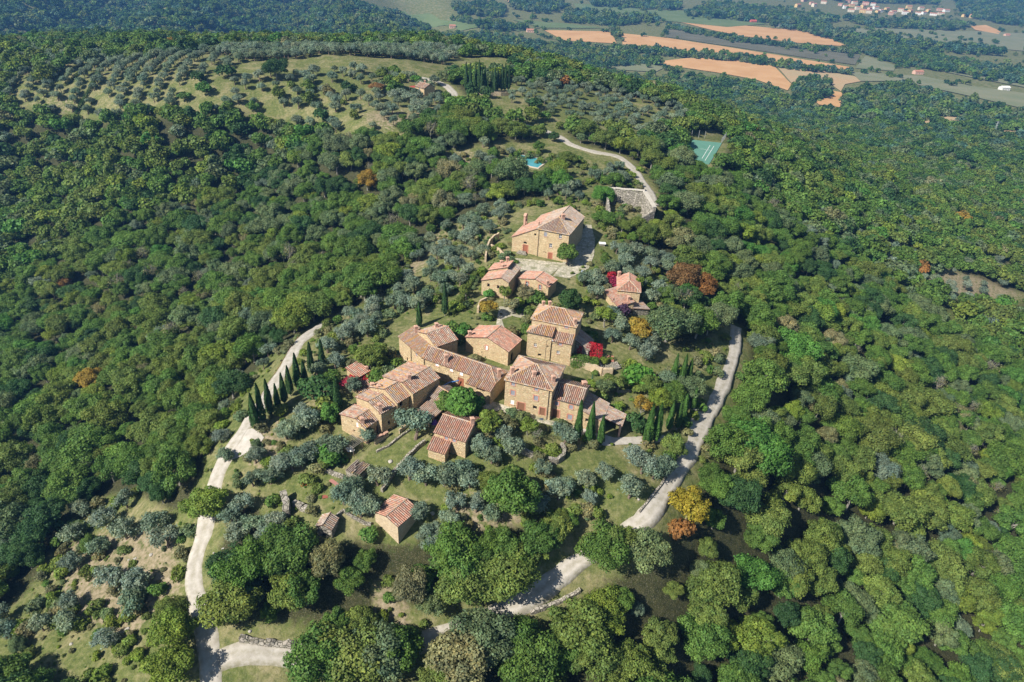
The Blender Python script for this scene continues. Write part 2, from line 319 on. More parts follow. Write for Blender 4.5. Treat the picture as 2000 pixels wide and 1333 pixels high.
# cover of the land: R = turf, G = bare soil, B = woodland floor, per vertex of the ground sheet
gu, gv = project(np.stack([_gx, _gy, _GZ], -1))
cov = np.zeros((NA, NR, 3)); seen = (gu > -400) & (gu < 2400) & (_gy > 10)
op = np.zeros((NA, NR), bool)
for p in OPEN: op |= inpoly(gu, gv, p) & seen
far = _rr > 900
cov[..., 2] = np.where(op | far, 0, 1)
for p in GRASS: cov[..., 0] = np.maximum(cov[..., 0], inpoly(gu, gv, p))
for p in DIRT: cov[..., 1] = np.maximum(cov[..., 1], inpoly(gu, gv, p))
_nr = (_rr < 420) & (_rr > 60) & (np.abs(_gx) < 120); _rd = road_dist(_gx[_nr], _gy[_nr]); cov[..., 2][_nr] *= np.clip((_rd-1.5)/4, 0, 1)
for _ in range(5):
    pad = np.pad(cov, ((1,1),(1,1),(0,0)), 'edge'); cov = (pad[:-2,1:-1]+pad[2:,1:-1]+pad[1:-1,:-2]+pad[1:-1,2:]+pad[1:-1,1:-1]*2)/6
def ground_mat():
    t = NT('hillside_ground'); a = t.attr('cover'); sp = t.n('ShaderNodeSeparateColor'); t.l(a.outputs['Color'], sp.inputs[0])
    p = t.pos(); n1 = t.noise(p, .16, 5); n2 = t.noise(p, .9, 4); n3 = t.noise(p, 4.5, 3)
    dry = t.ramp(n2, [(.3, (.115,.125,.05)), (.5, (.20,.185,.085)), (.7, (.275,.24,.135))])
    turf = t.ramp(n2, [(.3, (.065,.09,.024)), (.55, (.12,.14,.042)), (.75, (.20,.19,.085))])
    soil = t.ramp(n2, [(.3, (.15,.125,.07)), (.55, (.27,.215,.145)), (.8, (.37,.305,.225))])
    floor = t.ramp(n2, [(.3, (.022,.027,.012)), (.7, (.055,.055,.024))])  # woodland soil, darkened so the gaps between crowns read as deep shade
    def blend(sock, noise, k): return t.math('SMOOTH_MIN', 1.0, t.math('MULTIPLY', t.math('ADD', sock, t.math('MULTIPLY', t.math('SUBTRACT', noise, .5), k)), 1.0), True)
    cc = t.mix(t.ramp(n1, [(.37, (0,0,0)), (.57, (1,1,1))]), dry, turf)
    cc = t.mix(t.ramp(blend(sp.outputs[0], n1, 1.2), [(.3, (0,0,0)), (.6, (1,1,1))]), cc, turf)
    cc = t.mix(t.ramp(blend(sp.outputs[1], n2, 2.4), [(.5, (0,0,0)), (.9, (.85,.85,.85))]), cc, soil)
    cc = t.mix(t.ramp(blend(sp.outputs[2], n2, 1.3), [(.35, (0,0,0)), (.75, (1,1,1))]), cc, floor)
    n4 = t.noise(p, 1.7, 5, .7); cc = t.mix(t.math('MULTIPLY', t.ramp(n4, [(.5, (0,0,0)), (.62, (1,1,1))]), .55), cc, t.mix(.65, cc, (.045,.06,.018)))
    cc = t.mix(t.math('MULTIPLY', t.ramp(n3, [(.52, (0,0,0)), (.72, (1,1,1))]), .5), cc, t.mix(.6, cc, (.36,.32,.22)))
    return t.done(t.bsdf(cc, .97, .08, t.bump(t.math('ADD', n2, t.math('MULTIPLY', n3, .35)), .7, .35)))
m_ground = ground_mat()
V = np.stack([_gx, _gy, _GZ], -1).reshape(-1, 3)
ii, jj = np.meshgrid(np.arange(NA-1), np.arange(NR-1), indexing='ij'); b0 = (ii*NR+jj).ravel()
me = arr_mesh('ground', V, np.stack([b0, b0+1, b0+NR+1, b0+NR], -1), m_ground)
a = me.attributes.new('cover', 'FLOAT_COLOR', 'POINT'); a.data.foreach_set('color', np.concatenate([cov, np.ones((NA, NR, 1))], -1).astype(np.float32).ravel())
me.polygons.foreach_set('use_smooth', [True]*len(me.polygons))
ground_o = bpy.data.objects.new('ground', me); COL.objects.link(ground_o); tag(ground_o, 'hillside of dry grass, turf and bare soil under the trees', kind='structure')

def drape(name, pts, lift, mat, grid, label=None, holes=None):
    """a sheet over the ground inside a world polygon"""
    P = np.array(pts, float); mn, mx = P.min(0), P.max(0); vs = []; edges = []
    n = len(P); k0 = 0
    for i in range(n):
        a, b = P[i], P[(i+1) % n]; k = max(1, int(np.linalg.norm(b-a)/grid))
        for j in range(k): vs.append(a+(b-a)*j/k)
    nb = len(vs); edges = [(i, (i+1) % nb) for i in range(nb)]
    gx, gy = np.meshgrid(np.arange(mn[0], mx[0], grid), np.arange(mn[1], mx[1], grid)); gx = gx.ravel(); gy = gy.ravel()
    ok = inpoly(gx, gy, [tuple(p) for p in P])
    bd = np.array(vs); gx, gy = gx[ok], gy[ok]
    if len(gx):
        dm = np.min(np.hypot(gx[:, None]-bd[None, :, 0], gy[:, None]-bd[None, :, 1]), 1); gx, gy = gx[dm > grid*.4], gy[dm > grid*.4]
    vs += [np.array(p) for p in zip(gx, gy)]
    o_v, _, o_f, *_r2 = geometry.delaunay_2d_cdt([Vector(p) for p in vs], edges, [], 1, 1e-4)
    z = ground(np.array([p[0] for p in o_v]), np.array([p[1] for p in o_v])) + lift
    me = bpy.data.meshes.new(name); me.from_pydata([(p[0], p[1], zz) for p, zz in zip(o_v, z)], [], [tuple(f) for f in o_f]); me.materials.append(mat)
    bm = bmesh.new(); bm.from_mesh(me); bmesh.ops.recalc_face_normals(bm, faces=bm.faces)
    if sum(f.normal.z for f in bm.faces) < 0: bmesh.ops.reverse_faces(bm, faces=bm.faces)
    bm.to_mesh(me); bm.free()
    o = bpy.data.objects.new(name, me); COL.objects.link(o); tag(o, label, kind='structure'); return o
def road_mat():
    t = NT('white_gravel'); p = t.pos(); n = t.noise(p, .7, 4); f = t.noise(p, 9, 3)
    cc = t.ramp(n, [(.3, (.33,.305,.26)), (.55, (.45,.42,.37)), (.75, (.54,.51,.455))]); cc = t.mix(t.math('MULTIPLY', f, .5), cc, (.36, .32, .26))
    cc = t.mix(t.math('MULTIPLY', t.attr('rut').outputs['Fac'], t.ramp(t.noise(p, 1.3, 4), [(.35, (.15,.15,.15)), (.62, (1,1,1))])), cc, (.22, .20, .125))
    return t.done(t.bsdf(cc, .95, .1, t.bump(f, .4, .05)))
m_road = road_mat()
def road(name, L, hw, label, lift=.12):
    T = np.gradient(L, axis=0); T /= np.linalg.norm(T, axis=1)[:, None]; N = np.stack([-T[:, 1], T[:, 0]], -1)
    offs = np.array([-1.25, -1.0, -.55, -.15, .15, .55, 1.0, 1.25]); rut = [1., .55, 0, .45, .45, 0, .55, 1.]
    wob = 1 + .10*np.sin(np.arange(len(L))*.37) + .07*np.sin(np.arange(len(L))*.91+2) + np.random.default_rng(3).normal(0, .05, len(L))
    V = []; 
    for o in offs:
        xy = L + N*(o*hw*wob)[:, None]; z = ground(xy[:, 0], xy[:, 1]) + (lift if abs(o) < 1.1 else -.05)
        V.append(np.c_[xy, z])
    zc = np.max([v[:, 2] for v in V[1:-1]], 0)
    for v in V[1:-1]: v[:, 2] = .5*v[:, 2] + .5*zc
    n = len(L); V = np.concatenate(V); i, j = np.meshgrid(np.arange(len(offs)-1), np.arange(n-1), indexing='ij'); b = (i*n+j).ravel()
    me = arr_mesh(name, V, np.stack([b, b+n, b+n+1, b+1], -1), m_road); me.polygons.foreach_set('use_smooth', [True]*len(me.polygons))
    a = me.attributes.new('rut', 'FLOAT', 'POINT'); a.data.foreach_set('value', np.repeat(rut, n).astype(np.float32))
    bm = bmesh.new(); bm.from_mesh(me); 
    if sum(f.normal.z for f in bm.faces) < 0: bmesh.ops.reverse_faces(bm, faces=bm.faces)
    bm.to_mesh(me); bm.free()
    o = bpy.data.objects.new(name, me); COL.objects.link(o); tag(o, label, kind='structure')
road('gravel_road', *ROADW[0], 'white gravel road curving along the right foot of the hamlet')
road('gravel_road', *ROADW[1], 'white gravel road climbing on the left below the row of cypresses', .16)
road('gravel_road', *ROADW[2], 'white gravel track along the ridge behind the hamlet')
drape('gravel_yard', wpoly([(1352,800),(1390,793),(1385,830),(1362,856),(1340,880)]), .2, m_road, 1.5, 'pale gravel pull-in beside the right road')
drape('gravel_yard', wpoly([(478,842),(492,838),(508,846),(516,856),(508,868),(490,880),(470,893),(452,900),(446,890),(462,866)]), .18, m_road, 1.5, 'pale gravel widening of the left road below the cypresses')
drape('gravel_path', wpoly([(1120,846),(1180,872),(1262,868),(1320,862),(1322,852),(1262,853),(1200,856),(1140,838)]), .12, m_road, 1.5, 'pale gravel path past the three slim cypresses')
drape('gravel_path', wpoly([(820,700),(800,722),(775,735),(760,725),(783,712),(800,695)]), .12, m_road, 1.5, 'pale gravel corner behind the long house')
def paving_mat():
    t = NT('stone_paving'); v = t.n('ShaderNodeTexVoronoi'); t.l(t.pos(), v.inputs['Vector']); v.inputs['Scale'].default_value = 1.1
    sp = t.n('ShaderNodeSeparateColor'); t.l(v.outputs['Color'], sp.inputs[0])
    e = t.n('ShaderNodeTexVoronoi', feature='DISTANCE_TO_EDGE'); t.l(t.pos(), e.inputs['Vector']); e.inputs['Scale'].default_value = 1.1
    cc = t.ramp(sp.outputs[0], [(0, (.42,.38,.30)), (.35, (.50,.45,.36)), (.7, (.36,.33,.26))], 'CONSTANT')
    cc = t.mix(t.ramp(e.outputs['Distance'], [(0, (1,1,1)), (.06, (0,0,0))]), cc, (.17,.18,.09)); cc = t.mix(t.math('MULTIPLY', t.ramp(t.noise(t.pos(), .5, 4), [(.5,(0,0,0)),(.65,(1,1,1))]), .6), cc, (.16,.17,.07))
    return t.done(t.bsdf(cc, .9, .15))
m_pave = paving_mat()
drape('paved_square', wpoly([(1000,505),(1040,508),(1100,515),(1085,530),(1060,552),(1030,540),(1012,530)]), .12, m_pave, 1.3, 'pale stone paved square in front of the church')
drape('cobbled_lane', wpoly([(1100,512),(1118,470),(1130,440),(1155,440),(1162,470),(1160,500),(1150,525),(1110,545),(1080,540)]), .1, m_pave, 1.3, 'cobbled lane in the shade beside the church')
drape('stone_path', wpoly([(985,792),(1060,818),(1130,835),(1128,843),(1090,836),(1040,822),(980,806),(940,798),(945,780)]), .1, m_pave, 1.2, 'stone paved strip at the foot of the three storey house')
drape('stone_path', wpoly([(975,600),(1005,598),(1035,610),(1030,625),(1000,618),(980,625),(985,640),(968,640)]), .1, m_pave, 1.3, 'stone path above the barn')
# ------------------------------------------------------------------ building kit
def clip(poly, a, b, cc):
    """keep the part of a 2-D polygon where a*x + b*y + cc >= 0"""
    out = []; n = len(poly)
    for i in range(n):
        p, q = poly[i], poly[(i+1) % n]; dp = a*p[0]+b*p[1]+cc; dq = a*q[0]+b*q[1]+cc
        if dp >= 0: out.append(p)
        if (dp >= 0) != (dq >= 0): t = dp/(dp-dq); out.append((p[0]+(q[0]-p[0])*t, p[1]+(q[1]-p[1])*t))
    return out
def dedupe(pg):
    out = []
    for p in pg:
        if not out or math.hypot(p[0]-out[-1][0], p[1]-out[-1][1]) > 1e-3: out.append(p)
    while len(out) > 1 and math.hypot(out[0][0]-out[-1][0], out[0][1]-out[-1][1]) < 1e-3: out.pop()
    return out
def newell(P):
    n = np.zeros(3)
    for i in range(len(P)): n += np.cross(P[i]-P[0], P[(i+1) % len(P)]-P[0])
    return n/(np.linalg.norm(n)+1e-12)
class Frame:
    def __init__(s, o, ex, w, d): s.o = np.array(o[:2], float); s.ex = np.array(ex[:2], float)/np.linalg.norm(ex[:2]); s.ey = np.array([-s.ex[1], s.ex[0]]); s.w = w; s.d = d
    def P(s, x, y, z): p = s.o + s.ex*x + s.ey*y; return np.array([p[0], p[1], z])
    def sub(s, x, y, w, d): return Frame(s.P(x, y, 0), s.ex, w, d)
def frame(A, B, z, d, wfix=None):
    a, b = at_z(*A, z), at_z(*B, z); w = np.linalg.norm((b-a)[:2]); return Frame(a, b-a, wfix or w, d)
PAL = {'mix': [((.40,.20,.125), 3.5), ((.41,.25,.18), 4), ((.33,.265,.215), 4), ((.47,.38,.29), 2), ((.45,.25,.08), 1.6), ((.24,.13,.09), 2), ((.37,.16,.10), 2)],
 'grey': [((.34,.265,.215), 4), ((.41,.35,.29), 3), ((.40,.24,.17), 2.5), ((.26,.19,.15), 2), ((.42,.28,.12), .8)],
 'red': [((.46,.205,.13), 5), ((.47,.27,.195), 4), ((.39,.16,.105), 3), ((.42,.32,.25), 1.5), ((.28,.16,.11), 1.2)],
 'lichen': [((.47,.25,.07), 4), ((.42,.21,.12), 3), ((.43,.27,.19), 3), ((.34,.26,.20), 2), ((.46,.37,.27), 1.5)]}
def tile_rows(mb, poly, n, pal, sp=.42, tl=.55):
    """rows of rounded cover tiles up a roof plane; poly = 3-D points, n = its normal"""
    n = n/np.linalg.norm(n); s = np.array([0, 0, 1.]) - n*n[2]; s /= np.linalg.norm(s); e = np.cross(s, n); o = poly[0]
    P2 = [(float((p-o)@e), float((p-o)@s)) for p in poly]; x0, x1 = min(p[0] for p in P2), max(p[0] for p in P2)
    cols = [p[0] for p in PAL[pal]]; wt = np.array([p[1] for p in PAL[pal]], float); wt /= wt.sum()
    k = max(1, int((x1-x0)/sp)); sp = (x1-x0)/k
    for i in range(k):
        x = x0 + sp*(i+.5); ys = []
        for j in range(len(P2)):
            (ax, ay), (bx, by) = P2[j], P2[(j+1) % len(P2)]
            if (ax > x) != (bx > x): ys.append(ay+(by-ay)*(x-ax)/(bx-ax))
        if len(ys) < 2: continue
        y0, y1 = min(ys), max(ys)
        if y1-y0 < .15: continue
        m = max(1, int(round((y1-y0)/tl))); L = (y1-y0)/m; rowc = rng.choice(len(cols), p=wt)
        for j in range(m):
            cc = np.array(cols[rowc if rng.random() < .55 else rng.choice(len(cols), p=wt)])*rng.uniform(.86, 1.13)
            xa = x + rng.normal(0, .012); ya, yb = y0+j*L-.03, y0+(j+1)*L; hw = sp*.32; h = sp*.32; n0 = len(mb.v)
            for yy, ww, lift in ((ya, hw*1.06, .035), (yb, hw*.9, 0.0)):
                for dx, dz in ((-ww, 0), (-ww*.55, h*.85), (ww*.55, h*.85), (ww, 0)): mb.v.append(tuple(o + e*(xa+dx) + s*yy + n*(dz+lift)))
            for a in range(3): mb.f.append((n0+a, n0+a+1, n0+a+5, n0+a+4)); mb.c.append(tuple(cc))
            if j == 0: mb.f.append((n0+3, n0+2, n0+1, n0)); mb.c.append(tuple(cc*.6))
def chimney(roof, p, h, w=.75, style=0, mat=None):
    mb = MB(); a = .3; ex = np.array([math.cos(a), math.sin(a), 0]); ey = np.array([-math.sin(a), math.cos(a), 0]); z = np.array([0, 0, 1.])
    cc = np.array(p, float); mb.box(cc+z*(h/2-.4), ex*w/2, ey*w/2*.8, z*(h/2+.4), (1,1,1))
    mb.box(cc+z*(h+.06), ex*(w/2+.09), ey*(w/2*.8+.09), z*.06)
    for sx in (-1, 1):
        for sy in (-1, 1): mb.box(cc+z*(h+.27)+ex*sx*w*.36+ey*sy*w*.28, ex*.09, ey*.09, z*.15)
    t = [cc+z*(h+.42)+ex*sx*(w/2+.16)+ey*sy*(w/2*.8+.16) for sx, sy in ((-1,-1),(1,-1),(1,1),(-1,1))]; r = [cc+z*(h+.72)+ex*sx*w*.3 for sx in (-1, 1)]
    mb.poly([t[0], t[1], r[1], r[0]]); mb.poly([t[2], t[3], r[0], r[1]]); mb.poly([t[1], t[2], r[1]]); mb.poly([t[3], t[0], r[0]]); mb.poly(t[::-1])
    return mb.build('chimney', mat or m_pink, roof)
def ray_plane(u, v, p0, n):
    d = ray(u, v); o = np.array([0, 0, CAM_H]); return o + d*(((p0-o)@n)/(d@n))
def opening_parts(root, ctr, ud, nd, w, h, kind, brick):
    z = np.array([0, 0, 1.]); ctr = np.array(ctr)
    if kind == 'hole':
        mb = MB(); mb.box(ctr-nd*.32, ud*w/2, nd*.02, z*h/2); mb.build('dark_opening', m_dark, root); return
    door = kind.startswith('door'); nm = 'door' if door else 'window'
    mb = MB(); dep = .10 if kind in ('shut', 'white') else .16
    if door or kind == 'shut':
        k = max(2, int(w/.3))
        for i in range(k):   # boards or louvre leaves
            mb.box(ctr-nd*(dep+(.012 if i % 2 else 0))+ud*(-w/2+w*(i+.5)/k), ud*(w/k*.47), nd*.025, z*h/2*.985)
        if not door:
            for j in range(5): mb.box(ctr-nd*(dep-.03)+z*(-h/2+h*(j+.5)/5), ud*w/2*.9, nd*.012, z*.025)
        o = mb.build(nm, m_wood_red if kind == 'doorr' else m_wood if door else m_shut, root)
    else:
        o = None
    fr = MB(); t = .06 if not door else .09
    for sx in (-1, 1): fr.box(ctr-nd*(dep-.03)+ud*sx*(w/2-t/2), ud*t/2, nd*.05, z*h/2)
    for sz in (-1, 1): fr.box(ctr-nd*(dep-.03)+z*sz*(h/2-t/2), ud*(w/2-t), nd*.05, z*t/2)
    if kind == 'glass': fr.box(ctr-nd*(dep-.03), ud*.03, nd*.04, z*(h/2-t)); fr.box(ctr-nd*(dep-.03), ud*(w/2-t), nd*.035, z*.025)
    if o is None:
        o = fr.build(nm, m_white if kind in ('glass', 'white') else m_wood, root)
        pn = MB(); pn.box(ctr-nd*(dep+.02), ud*w/2, nd*.02, z*h/2); pn.build('pane' if kind != 'white' else 'blind', m_white if kind == 'white' else m_glass, o)
    else: fr.build('frame', m_wood if door else m_shut, o)
    sl = MB()
    if not door: sl.box(ctr-z*(h/2+.05)+nd*.06, ud*(w/2+.12), nd*.14, z*.05); sl.build('sill', m_pink, o)
    if brick:
        b = MB()
        for sx in (-1, 1):
            k = max(3, int(h/.28))
            for j in range(k): b.box(ctr+ud*sx*(w/2+.10+(.05 if j % 2 else 0))+z*(-h/2+h*(j+.5)/k)+nd*.01, ud*(.10+(.05 if j % 2 else 0)), nd*.025, z*(h/k*.46))
        b.box(ctr+z*(h/2+.12)+nd*.01, ud*(w/2+.2), nd*.025, z*.11); b.build('brick_surround', m_brick, o)
def block(root, fr, z_eave, z_base, roof, rise, ops=(), pal='mix', wall=None, ov=.24, og=.2, chims=(), pipes=(), gutter=False, rx=None, tiles=True, open_sides='', name='roof', thick=.15, wallname='wall'):
    """one block of a building: walls with real openings, a tiled roof, chimneys. Local x runs along the front, y to the back"""
    w, d = fr.w, fr.d; wall = wall or m_wall
    if roof == 'gx': m = rise/(d/2); pl = [(0, m, 0), (0, -m, m*d)]
    elif roof == 'gy': c0 = rx if rx is not None else w/2; pl = [(rise/c0, 0, 0), (-rise/(w-c0), 0, rise*w/(w-c0))]
    elif roof == 'hip': m = rise/(min(w, d)/2); pl = [(0, m, 0), (0, -m, m*d), (m, 0, 0), (-m, 0, m*w)]
    elif roof == 'hipf': m = rise/(w/2); pl = [(0, m*.9, 0), (m, 0, 0), (-m, 0, m*w)]
    elif roof == 'hipr': m = rise/(d/2); pl = [(0, m, 0), (0, -m, m*d), (-m*1.0, 0, m*w)]
    elif roof == 'sb': pl = [(0, rise/d, 0)]
    elif roof == 'sf': pl = [(0, -rise/d, rise)]
    elif roof == 'sr': pl = [(-rise/w, 0, rise)]
    elif roof == 'sl': pl = [(rise/w, 0, 0)]
    elif roof == 'hipl_sb': pl = [(0, rise/d, 0), (rise/d, 0, 0)]
    elif roof == 'flat': pl = [(0, 0, 0)]
    zt = lambda x, y: z_eave + min(a*x+b*y+cc for a, b, cc in pl)
    # walls
    mb = MB(); sides = {'F': ((0,0),(w,0)), 'R': ((w,0),(w,d)), 'B': ((w,d),(0,d)), 'L': ((0,d),(0,0))}
    for sd_, (p, q) in sides.items():
        if sd_ in open_sides: continue
        L = math.hypot(q[0]-p[0], q[1]-p[1]); dx, dy = (q[0]-p[0])/L, (q[1]-p[1])/L
        P0 = fr.P(*p, 0); ud = (fr.P(*q, 0)-P0)/L; nd = np.array([ud[1], -ud[0], 0])
        cuts = []
        for o in ops:
            if o[0] != sd_: continue
            _, u, v, ow, oh, kind = o[:6]; hit = ray_plane(u, v, P0, nd); x = float((hit-P0)@ud); zc = hit[2]
            x = min(max(x, ow/2+.15), L-ow/2-.15); zc = max(zc, z_base+oh/2-.6)
            if kind.startswith('door') or kind == 'arch': g = max(z_base, float(ground(*(P0+ud*x)[:2]))); zc = max(zc, g+oh/2)
            cuts.append((x-ow/2, x+ow/2, zc-oh/2, zc+oh/2, kind, len(o) > 6 and o[6]))
        xs = sorted({0., L, *[a for k in cuts for a in k[:2]]}); zmax = max(zt(p[0]+dx*t*L, p[1]+dy*t*L) for t in np.linspace(0, 1, 41))+.5
        zs = sorted({z_base, zmax, *[a for k in cuts for a in k[2:4]]})
        for i in range(len(xs)-1):
            for j in range(len(zs)-1):
                mx, mz = (xs[i]+xs[i+1])/2, (zs[j]+zs[j+1])/2
                if any(k[0] < mx < k[1] and k[2] < mz < k[3] for k in cuts): continue
                pg = [(xs[i], zs[j]), (xs[i+1], zs[j]), (xs[i+1], zs[j+1]), (xs[i], zs[j+1])]
                for a, b, cc in pl: pg = clip(pg, a*dx+b*dy, -1, a*p[0]+b*p[1]+cc+z_eave-.03); 
                if len(pg) > 2: mb.poly([P0*np.array([1,1,0])+ud*x+np.array([0,0,z]) for x, z in pg])
        for x0, x1, z0, z1, kind, brick in cuts:
            Q = lambda x, z, y=0: P0*np.array([1,1,0])+ud*x-nd*y+np.array([0,0,z]); D = .34
            for a, b in (((x0,z0),(x1,z0)), ((x1,z0),(x1,z1)), ((x1,z1),(x0,z1)), ((x0,z1),(x0,z0))): mb.poly([Q(*a), Q(*b), Q(*b, D), Q(*a, D)])
            ctr = Q((x0+x1)/2, (z0+z1)/2)
            if kind == 'arch':
                r = (x1-x0)/2; cx = (x0+x1)/2
                for sg in (-1, 1):
                    arc = [(cx+sg*r*math.cos(t), z1-r+r*math.sin(t)) for t in np.linspace(0, math.pi/2, 7)]
                    mb.poly([Q(cx+sg*r, z1, .02)] + [Q(x, z, .02) for x, z in (arc if sg < 0 else arc)])
                opening_parts(root, ctr, ud, nd, x1-x0, z1-z0, 'hole', False)
            else: opening_parts(root, ctr, ud, nd, x1-x0, z1-z0, kind, brick)
    wo_ = mb.build(wallname, wall, root)
    # roof planes, each where it is the lowest of all
    rects = [(-og if roof in ('gy','hipf','sl','sr') and False else -ov, -ov), (w+ov, -ov), (w+ov, d+ov), (-ov, d+ov)]
    if roof == 'gx': rects = [(-og, -ov), (w+og, -ov), (w+og, d+ov), (-og, d+ov)]
    if roof in ('gy', 'sl', 'sr'): rects = [(-ov, -og), (w+ov, -og), (w+ov, d+og), (-ov, d+og)]
    if roof == 'hipf': rects = [(-ov, -ov), (w+ov, -ov), (w+ov, d+og), (-ov, d+og)]
    slab = MB(); tl = MB(); rd = MB(); polys = []
    for i, (a, b, cc) in enumerate(pl):
        pg = rects
        for j, (a2, b2, c2) in enumerate(pl):
            if i != j: pg = clip(pg, a2-a, b2-b, c2-cc)
        pg = dedupe(pg)
        if len(pg) < 3: continue
        top = [fr.P(x, y, z_eave+a*x+b*y+cc) for x, y in pg]; polys.append(top); bot = [p-np.array([0,0,thick]) for p in top]
        slab.poly(top); slab.poly(bot[::-1])
        for j in range(len(top)): k = (j+1) % len(top); slab.poly([top[j], bot[j], bot[k], top[k]])
        if tiles: tile_rows(tl, top, newell(top), pal)
        for j in range(len(top)):   # ridge and hip caps
            x, y = pg[j]; x2, y2 = pg[(j+1) % len(pg)]; h1 = sorted(A*x+B*y+C for A, B, C in pl); h2 = sorted(A*x2+B*y2+C for A, B, C in pl)
            if len(pl) > 1 and h1[1]-h1[0] < .02 and h2[1]-h2[0] < .02:
                p, q = top[j], top[(j+1) % len(top)]; n_ = max(1, int(np.linalg.norm(q-p)/.5))
                for k in range(n_):
                    e0, e1 = p+(q-p)*k/n_, p+(q-p)*(k+1)/n_; cc2 = np.array(random.choice([(.42,.34,.26),(.40,.24,.14),(.36,.29,.23),(.44,.27,.11)]))*random.uniform(.85, 1.1)
                    rd.tube([e0+np.array([0,0,.07]), e1+np.array([0,0,.05])], [.17, .14], 6, tuple(cc2), False)
    ro = slab.build(name, m_slab, root)
    if tiles and tl.f: tl.build('tile_rows', m_tile, ro, kind='stuff')
    if rd.f: rd.build('ridge_tiles', m_tile, ro, kind='stuff')
    for cu, cv, ch, *rest in chims:
        best = None
        for top in polys:
            n = newell(top); hit = ray_plane(cu, cv, top[0], n); loc = hit[:2]-fr.o; x, y = loc@fr.ex, loc@fr.ey
            x, y = min(max(x, .3), w-.3), min(max(y, .3), d-.3); zz = zt(x, y); err = abs(hit[2]-zz)
            if best is None or err < best[0]: best = (err, fr.P(x, y, zz))
        chimney(ro, best[1], ch, *(rest or ()))
    for side, u, v in pipes:
        p, q = sides[side]; P0 = fr.P(*p, 0); ud = fr.P(*q, 0)-P0; L = np.linalg.norm(ud); ud /= L; nd = np.array([ud[1], -ud[0], 0])
        hit = ray_plane(u, v, P0, nd); x = min(max(float((hit-P0)@ud), .15), L-.15); b = P0*np.array([1,1,0])+ud*x+nd*.1
        pm = MB(); pm.tube([b+np.array([0,0,z_base]), b+np.array([0,0,z_eave-.1])], .09, 6); pm.build('drainpipe', m_pipe, root)
    if gutter:
        a, b = fr.P(-ov, -ov-.06, zt(0, -ov)-.06), fr.P(w+ov, -ov-.06, zt(w, -ov)-.06); gm = MB(); gm.tube([a, b], .085, 6); gm.build('gutter', m_pipe, root)
    return ro
def house(name, fr, z_base, label, cat='house', group='stone houses of the hamlet'):
    return empty(name, tuple(fr.P(fr.w/2, fr.d/2, z_base)), label, cat, group)
def lowest(fr, drop=.8): return min(float(ground(*fr.P(x, y, 0)[:2])) for x in (0, fr.w) for y in (0, fr.d)) - drop
# ------------------------------------------------------------------ the buildings
def frame2(A, za, B, zb, d): a, b = at_z(*A, za), at_z(*B, zb); b[2] = a[2]; return Frame(a, b-a, np.linalg.norm((b-a)[:2]), d)
def on_front(fr, u, v):
    """(x along the front, z) of what is seen at (u, v) on the front wall"""
    n = np.array([-fr.ey[0], -fr.ey[1], 0]); h = ray_plane(u, v, fr.P(0, 0, 0), n); return float((h[:2]-fr.o)@fr.ex), h[2]
# three storey house
f1 = frame((987.3,741), (1078.8,762.3), 7.4, 10.4); zb = lowest(f1)
h1 = house('stone_house', f1, zb, 'three storey honey stone house with a hipped roof, four rows of red brick window surrounds and brown doors')
h1['label'] = 'three storey honey stone house with pyramid roof, brown shuttered doors below'
block(h1, f1, 7.4, zb, 'hip', 2.3, [('F',1002.4,750,.85,.95,'shut',1),('F',1047.5,760,.85,.95,'shut',1),('F',1001.6,767.6,.95,1.25,'shut',1),('F',1046.9,778,.95,1.25,'shut',1),('F',1000.5,786,.85,1.15,'white',0),
 ('F',1017.6,794.8,1.7,2.2,'door',1),('F',1044.8,796.4,.9,.9,'hole',0),('F',1059.2,804.4,1.25,2.1,'door',1),('R',1092,742,.8,1,'shut',0)], 'mix', chims=((1000.5,730,1.3),(1043,736,1.0),(1080.4,745,1.1)), pipes=(('F',1073,765),), gutter=True)
f2 = frame((1076,776), (1135,790.6), 4.2, 8.0); zb = lowest(f2)
h2 = house('stone_house', f2, zb, 'two storey stone annexe built against the right side of the three storey house')
block(h2, f2, 4.2, zb, 'gx', 1.7, [('F',1087.7,788.6,.85,1,'shut',1),('F',1115.4,795.5,.85,1.05,'shut',1),('F',1085.7,810.7,1.5,2.2,'door',1),('F',1113,815,1.05,1.3,'shut',1)], 'mix', chims=((1141,752,.5,1.0),), gutter=True)
f3 = f2.sub(f2.w, .2, 5.0, 7.2); zb = lowest(f3)
h3 = house('lean_to', f3, zb, 'low lean-to with one sloping mottled roof beside the two storey annexe', 'lean-to')
block(h3, f3, 1.0, zb, 'sr', 1.7, [('F',1146,821,.7,.9,'hole')], 'grey')
f4 = f2.sub(f2.w+5.3, 2.0, 4.0, 4.6); zb = lowest(f4)
h4 = house('lean_to', f4, zb, 'open fronted little shelter with a tiled roof, last of the row at the right', 'lean-to')
block(h4, f4, -.3, zb, 'sr', 1.1, [], 'grey', open_sides='F', wall=m_rubble)
pm = MB(); b = f4.P(4.0-.2, .1, 0); pm.abox(b[0]-.2, b[1]-.2, zb, b[0]+.2, b[1]+.2, -.35); pm.build('corner_pillar', m_pink, h4)
